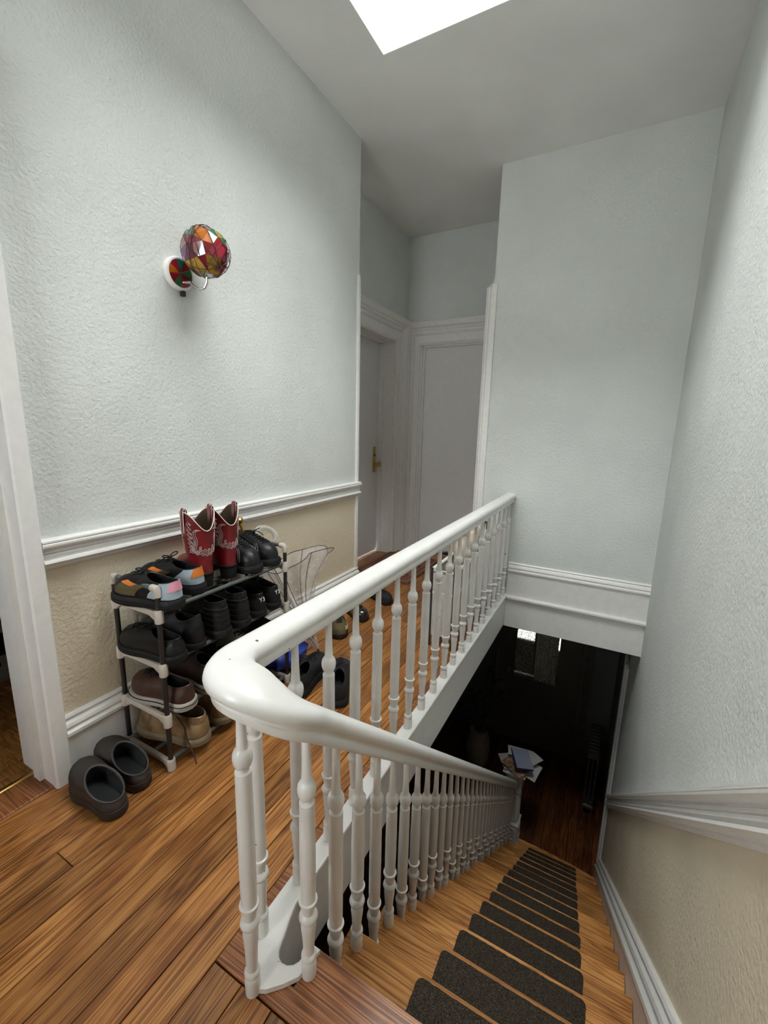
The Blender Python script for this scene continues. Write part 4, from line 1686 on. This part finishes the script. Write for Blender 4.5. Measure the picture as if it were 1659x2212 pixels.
# two-tone derby shoes with bright heel patches
for (hx, hy, ang, side, heelmat, hl, toe_on) in ((.322, .868, -169, 1, M['pink'], 'pink heel patch', True), (.268, 1.000, -170, -1, M['orange'], 'orange heel patch', False)):
    sh = Shoe(L=.270, W=.098, hs=.034, zh=.098, zf=.112, c0=.015, c1=.47, wc=.064, toe=.046, dip=.012, side=side)
    px, py = at_heel(hx, hy, ang, sh.L)
    root, off = shoe_thing('derby_shoe', ('black derby shoe with a pink heel patch and pale blue quarter, on the top shelf' if toe_on else 'black derby shoe with an orange heel patch beside the red boots'),
                           sh, (px, py, TOP), ang, [M['black'], M['lining'], M['blackrub'], M['blacksuede']], group='colour patched derby shoes on the top shelf',
                           sole_kw=dict(grow=.006, chunky=.003, ridges=2), lace_kw=dict(n=4, u0=.70, u1=.985))
    patch(root, off, sh, 'quarter', M['paleblue'], .04, .98, -1.30, 1.30, .0022, label='pale blue suede quarter')
    patch(root, off, sh, 'heel_patch', heelmat, .40, 1.0, -.62, .62, .0042, label=hl)
    patch(root, off, sh, 'vamp_panel', M['olivebrown'], .05, .62, 1.65, 2.35, .002, label='olive brown suede panel')
    patch(root, off, sh, 'vamp_panel', M['olivebrown'], .05, .62, -2.35, -1.65, .002, label='olive brown suede panel')
    patch(root, off, sh, 'vamp_accent', M['orange'], .45, .62, 1.95, 2.4, .0032, label='small orange accent')
    patch(root, off, sh, 'vamp_accent', M['orange'], .45, .62, -2.4, -1.95, .0032, label='small orange accent')

# red cowboy boots
for (hx, hy, ang, side, lab) in ((.246, 1.047, 166, 1, 'left red leather cowboy boot with pale stitching and white trimmed top'),
                                 (.246, 1.163, 164, -1, 'right red leather cowboy boot with pale stitching, standing next to the black ankle boots')):
    L_ = .275
    shaft = [(-.004, .120, .090, .120, 0), (-.010, .128, .098, .165, 0), (-.014, .136, .106, .22, 0), (-.018, .142, .112, .305, .0)]
    sh = Shoe(L=L_, W=.092, hs=.018, zh=.120, zf=.120, c0=-.004 / L_, c1=.120 / L_, wc=.090, toe=.045, dip=0, spring=.012, side=side, heel=.038, toe_pt=.35, shaft=shaft)
    # V cut at the front and back of the top edge
    sh.shaft[-1] = (-.018, .142, .112, .292, .068)
    px, py = at_heel(hx, hy, ang, L_)
    root, off = shoe_thing('cowboy_boot', lab, sh, (px, py, TOP), ang, [M['redleather'], M['brownlining'], M['blackrub']], cat='boot', group='red cowboy boots', lace=False, sole_kw=dict(grow=.003))
    # white piping round the top edge
    m = MB()
    m.tube([sh.shaft_pt(1, p) + off + Vector((0, 0, .001)) for p in sh.phi], .0017, 6, closed=True)
    o = m.build('top_piping', M['whitepipe'])
    o.parent = root
    # pull straps at the sides
    for sg in (1, -1):
        m = MB()
        rows = []
        for k in range(13):
            a = k / 12
            zz = .292 + .014 * sin(pi * a)
            yo_ = .0585 - .012 * a
            if a < .08 or a > .92:
                zz = .24
            rows.append([(x_ + off.x, sg * (yo_ + (.0 if a < .5 else -.002)), zz) for x_ in (.045, .069)])
        rows = [[(x_, y_, z_) for x_, y_, z_ in r] for r in rows]
        m.loft(rows, 0, False)
        m.loft([[(x_, y_ - sg * .0018, z_ - .001) for x_, y_, z_ in r] for r in rows], 0, False)
        o = m.build('pull_strap', M['redleather'])
        o.parent = root
        for xx in (.045, .069):
            m = MB()
            m.tube([(xx + off.x, sg * (.0598 - (.012 * k / 12)), (.292 + .014 * sin(pi * k / 12)) if 0 < k < 12 else .215) for k in range(0, 13)], .0013, 5)
            o = m.build('strap_piping', M['whitepipe'])
            o.parent = root
    # embroidered scrolls, on each half of the shaft seen from the heel and from the toe
    m = MB()
    def stitch(pts, r=.0012):
        m.tube([sh.shaft_pt(min(.97, max(0.02, v)), ph % (2 * pi)) * 1.0 + off + Vector((-cos(ph) * .0012, sin(ph) * .0012, 0)) for v, ph in pts], r, 5)
    for cen in (0.0, pi):
        for sg in (1, -1):
            for d in (0, .10, .20):
                # long S with a hooked bottom
                stitch([(.80 - .66 * t - d * .12, cen + sg * (.42 + .34 * sin(t * 3.0) + d + .12 * sin(t * 9))) for t in [i / 22 for i in range(23)]])
                stitch([(.30 + (.17 - d * .35) * cos(a), cen + sg * (.72 + (.30 - d * .6) * sin(a))) for a in [i * 2 * pi * .8 / 16 for i in range(17)]])
            # feathered flames along the outside
            for k in range(7):
                v0 = .82 - k * .10
                stitch([(v0, cen + sg * (.95)), (v0 + .04, cen + sg * 1.12), (v0 - .01, cen + sg * 1.28), (v0 - .05, cen + sg * 1.12), (v0 - .08, cen + sg * .98)])
                stitch([(v0 - .02, cen + sg * (1.0)), (v0 + .01, cen + sg * 1.1), (v0 - .02, cen + sg * 1.18)])
            # diamond lattice low on the heel
            for k in range(4):
                stitch([(.06 + k * .05, cen + sg * .02), (.11 + k * .05, cen + sg * .16), (.06 + k * .05, cen + sg * .30), (.10 + k * .05, cen + sg * .44)])
            stitch([(.05, cen), (.14, cen + sg * .35), (.10, cen + sg * .7), (.20, cen + sg * 1.0), (.14, cen + sg * 1.3)])
    o = m.build('stitching', M['stitch'])
    o.parent = root
    o['label'] = 'pale scroll stitching on the boot shaft'
    o['kind'] = 'stuff'

# black lace-up ankle boots, toes to the front
for (tx, ty, ang, side, lab) in ((.290, 1.262, -10, 1, 'scuffed black ankle boot beside the red boots, laces undone'), (.285, 1.360, -10, -1, 'black ankle boot next to the right end of the top shelf')):
    L_ = .268
    sh = Shoe(L=L_, W=.096, hs=.030, zh=.125, zf=.128, c0=.01, c1=.44, wc=.066, toe=.056, dip=.006, side=side, bulge=.006)
    a = math.radians(ang)
    root, off = shoe_thing('ankle_boot', lab, sh, (tx - cos(a) * L_ / 2, ty - sin(a) * L_ / 2, TOP), ang, [M['black'], M['brownlining'], M['blackrub'], M['blacksuede']], cat='boot',
                           group='black ankle boots on the top shelf', sole_kw=dict(grow=.007, chunky=.002, ridges=2), lace_kw=dict(n=6, u0=.58, u1=.99, dp=.5))
    m = MB()
    for k in range(6):
        u = .58 + .41 * k / 5
        for sg in (1, -1):
            p = sh.surf(u, pi + sg * .42 * (.8 + .4 * k / 6) * 1.15) + off
            m.lathe([(.0022, 0), (.0038, .001), (.0036, .0028), (.002, .003)], 8, tuple(p))
    o = m.build('eyelets', M['metalring'])
    o.parent = root
    m = MB()
    for pp in (.9, 1.0):
        m.tube([sh.surf(.1 + .08 * j, pi - pp + .10 * j * .4) + off + Vector((0, 0, .0015)) for j in range(7)], .0007, 4)
        m.tube([sh.surf(.1 + .08 * j, pi + pp - .10 * j * .4) + off + Vector((0, 0, .0015)) for j in range(7)], .0007, 4)
    o = m.build('seam', M['stitch'])
    o.parent = root

# brass shoehorn standing in the far ankle boot
m = MB()
hornp = [(.020, 1.520, TOP + .06), (.024, 1.515, TOP + .12), (.030, 1.508, TOP + .155), (.036, 1.503, TOP + .175)]
a = math.radians(-10)
bx, by = .285 - cos(a) * .225, 1.360 - sin(a) * .225
m.tube([(bx, by, TOP + .05), (bx + .002, by, TOP + .10), (bx - .002, by - .002, TOP + .140), (bx - .008, by - .006, TOP + .165)], [.006, .0065, .0075, .009], 10)
m.lathe([(.001, 0), (.012, .003), (.018, .012), (.018, .022), (.011, .031), (.001, .033)], 14, (bx - .010, by - .007, TOP + .160))
o = recenter(m.build('shoehorn', M['brass']))
tag(o, 'brass shoehorn handle sticking up behind the black ankle boot', 'shoehorn')

# second shelf: black shoes and high sneakers
SH2 = [
    ('sneaker', 'black leather sneaker at the left end of the second shelf', .318, .864, -174, 1, dict(L=.285, W=.100, hs=.028, zh=.085, zf=.100, c1=.46, toe=.052), 'black', 5, None),
    ('tall_shoe', 'plain black high shoe behind the left front post on the second shelf', .300, .960, -174, -1, dict(L=.28, W=.095, hs=.026, zh=.130, zf=.120, c1=.42, toe=.050, dip=.02), 'blacksuede', 5, None),
    ('high_sneaker', 'black quilted high sneaker left of centre on the second shelf', .314, 1.058, 172, 1, dict(L=.285, W=.102, hs=.034, zh=.150, zf=.150, c1=.43, toe=.055, dip=.01, bulge=.009), 'blacksuede', 6, 'ridge'),
    ('high_sneaker', 'black quilted high sneaker right of centre on the second shelf', .312, 1.162, 172, -1, dict(L=.285, W=.102, hs=.034, zh=.150, zf=.150, c1=.43, toe=.055, dip=.01, bulge=.009), 'blacksuede', 6, 'ridge'),
    ('running_shoe', 'black running shoe with white Y3 heel mark, the left of the two', .300, 1.268, 172, 1, dict(L=.275, W=.096, hs=.030, zh=.105, zf=.115, c1=.44, toe=.050, dip=.012, bulge=.007), 'black', 5, 'Y3'),
    ('running_shoe', 'black running shoe with white Y3 heel mark, nearest the right rack post', .295, 1.368, 174, -1, dict(L=.275, W=.096, hs=.030, zh=.105, zf=.115, c1=.44, toe=.050, dip=.012, bulge=.007), 'black', 5, 'Y3'),
]
white_print = plain('white_print', (.8, .8, .78), .6)
for nm, lab, hx, hy, ang, side, kw, mt, nl, extra in SH2:
    sh = Shoe(side=side, **kw)
    px, py = at_heel(hx, hy, ang, sh.L)
    root, off = shoe_thing(nm, lab, sh, (px, py, T2), ang, [M[mt], M['lining'], M['blackrub'], M['blacksuede']], group='black shoes on the second shelf',
                           sole_kw=dict(grow=.005, chunky=.002, ridges=2 if extra != 'ridge' else 3), lace_kw=dict(n=nl, u0=.62, u1=.985, dp=.45))
    patch(root, off, sh, 'heel_counter', M['black'] if mt != 'black' else M['blackrub'], .02, .55, -1.0, 1.0, .003)
    if extra == 'ridge':
        m = MB()
        for k in range(4):
            u = .15 + .17 * k
            m.tube([sh.surf(u, ph % (2 * pi)) + off for ph in [-1.5 + 3.0 * j / 16 for j in range(17)]], .0035, 6)
        o = m.build('quilted_rib', M['blacksuede'])
        o.parent = root
        patch(root, off, sh, 'heel_tab', M['blackrub'], .80, 1.0, -.35, .35, .005)
    if extra == 'Y3':
        p = sh.surf(.55, 0.0) + off
        mt_ = Matrix.Translation(p + Vector((-.0048, 0, .002))) @ Matrix.Rotation(-pi / 2, 4, 'Z') @ Matrix.Rotation(math.radians(78), 4, 'X')
        text_mesh('heel_mark', 'Y3', .026, white_print, root, mt_)

# third shelf
SH3 = [
    ('brown_sneaker', 'reddish brown sneaker with an off white sole at the left of the third shelf', .322, .888, -172, 1, dict(L=.275, W=.104, hs=.030, zh=.092, zf=.105, c1=.45, toe=.060, bulge=.008), 'brownleather2', 'solewhite', 5),
    ('brown_sneaker', 'dark brown sneaker with an off white sole, right of its pair on the third shelf', .325, 1.002, 176, -1, dict(L=.275, W=.104, hs=.030, zh=.118, zf=.125, c1=.43, toe=.058, bulge=.008), 'brownleather', 'solewhite', 5),
    ('grey_sneaker', 'grey and black sneaker under the second shelf, near the middle', .215, 1.250, 8, 1, dict(L=.25, W=.094, hs=.026, zh=.085, zf=.10, c1=.45, toe=.05), 'solewhite', 'blackrub', 5),
    ('low_black_shoe', 'low black shoe at the right end of the third shelf', .300, 1.385, 172, 1, dict(L=.27, W=.095, hs=.026, zh=.085, zf=.10, c1=.45, toe=.05), 'black', 'blackrub', 5),
    ('low_black_shoe', 'low black shoe next to the dark brown sneaker on the third shelf', .310, 1.113, 176, -1, dict(L=.27, W=.095, hs=.026, zh=.085, zf=.10, c1=.45, toe=.05), 'blacksuede', 'blackrub', 5),
]
for nm, lab, hx, hy, ang, side, kw, mt, ms_, nl in SH3:
    sh = Shoe(side=side, **kw)
    if nm == 'grey_sneaker':
        px, py = hx - .06, hy
    else:
        px, py = at_heel(hx, hy, ang, sh.L)
    root, off = shoe_thing(nm, lab, sh, (px, py, T3), ang, [M[mt], M['lining'], M[ms_], M['blacksuede']], group='shoes on the third shelf', sole_kw=dict(grow=.005, chunky=.003, ridges=1), lace_kw=dict(n=nl, u0=.62, u1=.985, dp=.45))
    if nm == 'brown_sneaker':
        m = MB()
        m.tube([(sh.foot(p, 1.0, .0085)[0] + off.x, sh.foot(p, 1.0, .0085)[1], sh.hs * .72 + sh.base_z(sh.foot(p)[2])) for p in sh.phi], .0018, 5, closed=True)
        o = m.build('foxing_stripe', M['blackrub'])
        o.parent = root
        patch(root, off, sh, 'heel_tab', M['brownleather'], .70, 1.0, -.4, .4, .005)

# bottom shelf: muddy work boots
for nm, lab, hx, hy, ang, side, mt in (('work_boot', 'mud stained tan work boot at the left of the bottom shelf', .318, .940, -168, 1, 'mud'),
                                       ('work_boot', 'cleaner tan work boot right of the muddy one on the bottom shelf', .305, 1.060, 174, -1, 'tan')):
    sh = Shoe(L=.30, W=.112, hs=.032, zh=.112, zf=.122, c0=.01, c1=.43, wc=.074, toe=.068, dip=.0, side=side, bulge=.008)
    px, py = at_heel(hx, hy, ang, sh.L)
    root, off = shoe_thing(nm, lab, sh, (px, py, T4), ang, [M[mt], M['brownlining'], M['tansole'], M['brownleather']], cat='boot', group='tan work boots on the bottom shelf',
                           sole_kw=dict(grow=.006, chunky=.003, ridges=2), lace_kw=dict(n=6, u0=.55, u1=.985, dp=.5, r=.003))
    patch(root, off, sh, 'heel_counter', M['tan'], .02, .6, -.9, .9, .004)
    if mt == 'mud':
        m = MB()
        p = sh.surf(.97, pi - .6) + off
        hx2, hy2 = .02 - .15, .055
        m.tube([p, (-.11, .062, .10), (-.125, .066, .05), (-.15, .068, .0), (-.165, .075, -.03)], .0026, 6)
        o = m.build('hanging_lace', M['brownleather'])
        o.parent = root
sh = Shoe(L=.27, W=.095, hs=.026, zh=.085, zf=.10, c1=.45, toe=.05)
px, py = at_heel(.305, 1.185, 174, .27)
shoe_thing('low_black_shoe', 'low black shoe right of the work boots on the bottom shelf', sh, (px, py, T4), 174, [M['blacksuede'], M['lining'], M['blackrub'], M['blacksuede']], group='dark shoes under the rack')

# brown foam clogs by the doorway
for (hx, hy, ang, side, lab) in ((.318, .617, 180, 1, 'dark brown foam clog nearer the camera'), (.284, .718, 178, -1, 'dark brown foam clog tucked against the baseboard and rack')):
    L_ = .250
    sh = Shoe(L=L_, W=.100, hs=.030, zh=.060, zf=.112, c0=.03, c1=.60, wc=.090, toe=.085, dip=.004, side=side, bulge=.006, spring=.004)
    px, py = at_heel(hx, hy, ang, L_)
    root, off = shoe_thing('clog', lab, sh, (px, py, 0.0005), ang, [M['clog'], M['clogin'], M['clog']], group='brown foam clogs', lace=False, cat='clog', sole_kw=dict(grow=.002))
    m = MB()
    m.tube([sh.surf(1, p) + off + Vector((0, 0, .001)) for p in sh.phi], .0022, 6, closed=True)
    o = m.build('rim', M['clogrim'])
    o.parent = root

# black sneakers standing on the floor
for (cx_, cy_, ang, side, lab) in ((.365, 1.500, 104, 1, 'black sneaker on the floor, the left of the pair behind the banister'), (.530, 1.525, 118, -1, 'black sneaker on the floor, the right of the pair behind the banister')):
    sh = Shoe(L=.295, W=.106, hs=.034, zh=.100, zf=.115, c0=.015, c1=.45, wc=.064, toe=.056, dip=.012, side=side, bulge=.007)
    root, off = shoe_thing('black_sneaker', lab, sh, (cx_, cy_, 0.0005), ang, [M['blacksuede'], M['lining'], M['blackrub'], M['black']], group='black sneakers on the floor',
                           sole_kw=dict(grow=.006, chunky=.004, ridges=2), lace_kw=dict(n=6, u0=.58, u1=.985, dp=.5))
    patch(root, off, sh, 'heel_counter', M['blackrub'], .02, .55, -1.0, 1.0, .004)
# more shoes along the wall beyond the rack
for (nm, lab, cx_, cy_, ang, mt, so, acc) in (
        ('slip_on_shoe', 'dark olive shoe with a yellow strip lying beyond the rack', .19, 2.02, -52, 'olivebrown', 'blackrub', 'y'),
        ('patent_shoe', 'shiny black shoe on the floor by the left wall', .16, 2.25, -25, 'black', 'blackrub', 's'),
        ('low_black_shoe', 'matt black shoe on the floor nearest the doormat', .17, 2.56, -20, 'blacksuede', 'blackrub', None)):
    sh = Shoe(L=.26, W=.096, hs=.024, zh=.075, zf=.085, c1=.46, toe=.05)
    mats_ = [M[mt], M['lining'], M[so], M['blacksuede']]
    if acc == 's':
        mats_[0] = plain('black_patent_leather', (.008, .008, .008), .12, coat=1.0, bscale=24, bstr=1.0)
    root, off = shoe_thing(nm, lab, sh, (cx_, cy_, 0.0005), ang, mats_, group='shoes on the floor beyond the rack')
    if acc == 'y':
        patch(root, off, sh, 'side_strip', plain('pale_yellow_strip', (.50, .46, .20), .5), .15, .35, 1.2, 2.6, .003, label='pale yellow strip')

# ------------------------------------------------------------------ clear umbrella leaning beyond the rack
M['vinyl'] = film('clear_vinyl', (.75, .70, .68), .34)
umb = tag(empty('clear_umbrella', (.30, 1.60, 0.0)), 'clear plastic umbrella with black piping leaning at the right end of the rack', 'umbrella')
tipP, hanP = Vector((.30, 1.69, .012)), Vector((.085, 1.500, .635))
axis = (hanP - tipP).normalized()
e1 = axis.orthogonal().normalized()
e2 = axis.cross(e1)
m = MB()
m.tube([tipP, hanP], .004, 8)
m.build('shaft', M['steel'], umb)
m = MB()
m.tube([tipP - axis * .0, tipP + axis * .05], [.003, .006], 8)
m.build('tip', M['black_tube'], umb)
hk = []
d2 = Vector((0.05, .12, 0)).normalized()
for j in range(15):
    a = pi * 1.25 * j / 14
    hk.append(hanP + axis * (.055 + .046 * sin(a)) + d2 * (.046 - .046 * cos(a)))
m = MB()
m.tube([hanP, hanP + axis * .05] + hk[1:], .013, 10)
m.build('handle', film('clear_acrylic', (.8, .76, .72), .5), umb)
NR = 8
LEN = .52
# canopy hanging loose around the shaft: gathered at the tip, flaring at the hem
def cano(v, ph):
    fold = .5 + .5 * cos(NR * ph)
    r = .014 + (.05 + .05 * fold) * v + .055 * (v ** 3) * (1 + .9 * cos(ph - 0.6))
    l = LEN * v - .04 * v * v * sin(NR * ph * .5) * .6
    sag = Vector((.10, .10, -.02)) * (v ** 2.2) * max(0, cos(ph - 0.6)) 
    return tipP + axis * (.06 + l) + (e1 * cos(ph) + e2 * sin(ph)) * r + sag
nph = 64
rows = [[tuple(cano(v / 12, 2 * pi * j / nph)) for j in range(nph)] for v in range(13)]
m = MB()
m.loft(rows, 0)
m.build('canopy', M['vinyl'], umb, smooth=60)
m = MB()
m.tube(rows[-1], .0018, 5, closed=True)
m.build('hem_piping', M['black_tube'], umb)
for k in range(NR):
    ph = 2 * pi * (k + .5) / NR
    m = MB()
    m.tube([cano(v / 8, ph) for v in range(1, 9)], .0016, 5)
    m.build('rib', M['black_tube'], umb)

# ------------------------------------------------------------------ blue bag, doormat, wire basket with clear bag
m = MB()
rings = []
for i in range(11):
    th_ = pi * i / 10
    ring = []
    for j in range(24):
        ph = 2 * pi * j / 24
        p = Vector((sin(th_) * cos(ph), sin(th_) * sin(ph), cos(th_)))
        nn = 1 + .30 * noise.noise(p * 2.4) + .16 * noise.noise(p * 6.0 + Vector((3, 1, 2)))
        p = Vector((p.x * .085, p.y * .13, (p.z + 1) * .062)) * nn
        ring.append((p.x, p.y, max(0.0, p.z)))
    rings.append(ring)
m.loft(rings, 0, True, True, True)
o = m.build('blue_bag', plain('blue_nylon', (.012, .035, .28), .45, var=.3, bscale=18, bstr=.5, vscale=9), smooth=60)
o.location = (.185, 1.545, 0.001)
tag(o, 'crumpled bright blue nylon bag on the floor in front of the rack', 'bag')
m = MB()
m.tube([(.0, -.09, .09), (.03, -.06, .135), (.035, .0, .15), (.03, .05, .135), (0, .08, .10)], .006, 6)
h_ = m.build('strap', plain('blue_strap', (.01, .028, .2), .6))
h_.parent = o

mat_root = tag(empty('doormat', (-.04, 3.24, 0)), 'coir doormat with a dark red border and ring pattern beyond the banister', 'doormat')
coir = plain('coir_fibre', (.17, .095, .05), .95, bscale=220, bstr=.8, var=.4, vscale=160)
redm = plain('dark_red_mat_print', (.16, .012, .016), .95, bscale=220, bstr=.8, var=.3, vscale=160)
MX0, MX1, MY0, MY1 = -.295, .225, 2.93, 3.62
m = MB()
m.cbox(MX0, MX1, MY0, MY1, 0.001, .026, .006)
m.build('mat_base', coir, mat_root, smooth=0)
def strip(pts, w, z=.0262):
    mm = MB()
    L1, R1 = [], []
    for i, p in enumerate(pts):
        t = Vector(pts[min(i + 1, len(pts) - 1)]) - Vector(pts[max(i - 1, 0)])
        t.normalize()
        nrm = Vector((-t.y, t.x))
        L1.append((p[0] + nrm.x * w, p[1] + nrm.y * w, z))
        R1.append((p[0] - nrm.x * w, p[1] - nrm.y * w, z))
    mm.loft([[(x_, y_, z_ + .0012) for x_, y_, z_ in L1], [(x_, y_, z_ + .0012) for x_, y_, z_ in R1]], 0, False)
    mm.loft([[(x_, y_, z_ - .002) for x_, y_, z_ in L1], L1 and [(x_, y_, z_ + .0012) for x_, y_, z_ in L1]], 0, False)
    mm.loft([[(x_, y_, z_ - .002) for x_, y_, z_ in R1], [(x_, y_, z_ + .0012) for x_, y_, z_ in R1]], 0, False)
    return mm
bd = MB()
i_ = .035
for pts in ([(MX0 + i_, MY0 + i_), (MX1 - i_, MY0 + i_)], [(MX1 - i_, MY0 + i_), (MX1 - i_, MY1 - i_)], [(MX1 - i_, MY1 - i_), (MX0 + i_, MY1 - i_)], [(MX0 + i_, MY1 - i_), (MX0 + i_, MY0 + i_)]):
    s_ = strip(pts, .006)
    bd.add(s_.v, s_.f)
bd.build('border', redm, mat_root, smooth=0)
k = 0
for (cx_, cy_, rx_, ry_) in ((MX1 - .11, MY0 + .12, .045, .05), (MX1 - .11, MY0 + .25, .045, .045), (MX1 - .11, MY0 + .38, .045, .045), (MX1 - .11, MY0 + .52, .045, .05)):
    s_ = strip([(cx_ + rx_ * cos(2 * pi * j / 20), cy_ + ry_ * sin(2 * pi * j / 20)) for j in range(21 if k % 2 == 0 else 16)], .010)
    s_.build('ring', redm, mat_root, smooth=0)
    k += 1
for rr_ in (.10, .15, .20):
    s_ = strip([(MX0 + .22 + rr_ * cos(a) * .8, MY0 + .34 + rr_ * sin(a) * 1.4) for a in [pi * .45 + pi * 1.2 * j / 20 for j in range(21)]], .011)
    s_.build('arc', redm, mat_root, smooth=0)

bk = tag(empty('wire_basket', (.80, 2.54, 0)), 'pale standing basket with white rails in the corner behind the banister', 'basket')
BX0, BX1, BY0, BY1, BZ = .735, .868, 2.13, 2.95, .455
m = MB()
for z in (BZ, BZ - .13):
    m.tube([(BX0, BY0, z), (BX1, BY0, z), (BX1, BY1, z), (BX0, BY1, z)], .010, 8, closed=True)
m.build('rail', M['trim'], bk)
for xx in (BX0, BX1):
    for yy in (BY0, BY1):
        m = MB()
        m.tube([(xx, yy, 0.0), (xx, yy, BZ + .01)], .008, 8)
        m.build('leg', M['black_tube'], bk)
m = MB()
for (a0, a1, c0, c1) in ((BX0, BX0 + .004, BY0, BY1), (BX1 - .004, BX1, BY0, BY1), (BX0, BX1, BY0, BY0 + .004), (BX0, BX1, BY1 - .004, BY1)):
    m.box(a0, a1, c0, c1, .06, BZ - .02)
m.box(BX0, BX1, BY0, BY1, .06, .066)
m.build('fabric_liner', plain('pale_liner', (.50, .48, .46), .85), bk, smooth=0)
cb = tag(empty('clear_bag', (.80, 2.60, .07)), 'clear plastic bag of beige things with brown handles in the corner basket', 'bag')
rings = []
for i in range(9):
    v = i / 8
    ring = []
    for j in range(20):
        ph = 2 * pi * j / 20
        wob = 1 + .10 * noise.noise(Vector((cos(ph) * 2, sin(ph) * 2, v * 4)))
        ring.append((.80 + .056 * cos(ph) * wob * (1 - .08 * v), 2.60 + .26 * sin(ph) * wob * (1 - .06 * v), .072 + .53 * v))
    rings.append(ring)
m = MB()
m.loft(rings, 0, True, True, False)
m.build('bag_wall', film('clear_bag_film', (.80, .74, .66), .45), cb, smooth=60)
for q, (dx, dy, z, r_) in enumerate(((-.02, -.15, .50, .068), (.02, .02, .52, .068), (-.01, .15, .50, .07), (.01, -.07, .42, .07), (0, .09, .42, .07), (0, -.14, .34, .07))):
    m = MB()
    rr2 = []
    for i in range(8):
        th_ = pi * i / 7
        rr2.append([(.80 + dx * .4 + .62 * r_ * sin(th_) * cos(2 * pi * j / 12) * (1 + .2 * noise.noise(Vector((i, j, q)))), 2.60 + dy + r_ * sin(th_) * sin(2 * pi * j / 12), z - r_ * cos(th_)) for j in range(12)])
    m.loft(rr2, 0, True, True, True)
    m.build('bundle', plain('beige_bundle_%d' % q, (.62, .50, .34), .7, var=.25), cb, smooth=60)
for sg in (-1, 1):
    m = MB()
    m.tube([(.80 + sg * .045, 2.74, .56), (.80 + sg * .048, 2.75, .605), (.80 + sg * .046, 2.79, .618), (.80 + sg * .048, 2.83, .605), (.80 + sg * .045, 2.84, .56)], .007, 8)
    m.build('bag_handle', M['brownleather2'], cb)

# ------------------------------------------------------------------ box in the side room
bx_ = tag(empty('carton', (-1.0, .66, 0)), 'white and black printed carton inside the left doorway', 'carton')
m = MB()
m.cbox(-1.16, -.86, .46, .80, 0.003, .26, .003)
m.build('box', plain('white_carton', (.40, .40, .39), .6), bx_, smooth=0)
m = MB()
m.cbox(-.86, -.8585, .47, .785, .135, .245, .0005)
lp = m.build('label_panel', plain('black_carton_print', (.012, .012, .013), .5), bx_, smooth=0)
RT = Matrix.Rotation(pi / 2, 4, 'Z') @ Matrix.Rotation(pi / 2, 4, 'X')
for nm, tx, s_, y_, z_, mt in (('lettering', 'S', .075, .70, .20, white_print), ('lettering', 'ber in', .055, .70, .10, M['lining'])):
    text_mesh(nm, tx, s_, mt, bx_, Matrix.Translation((-.8578 + 1.0, y_ - .66, z_)) @ RT)
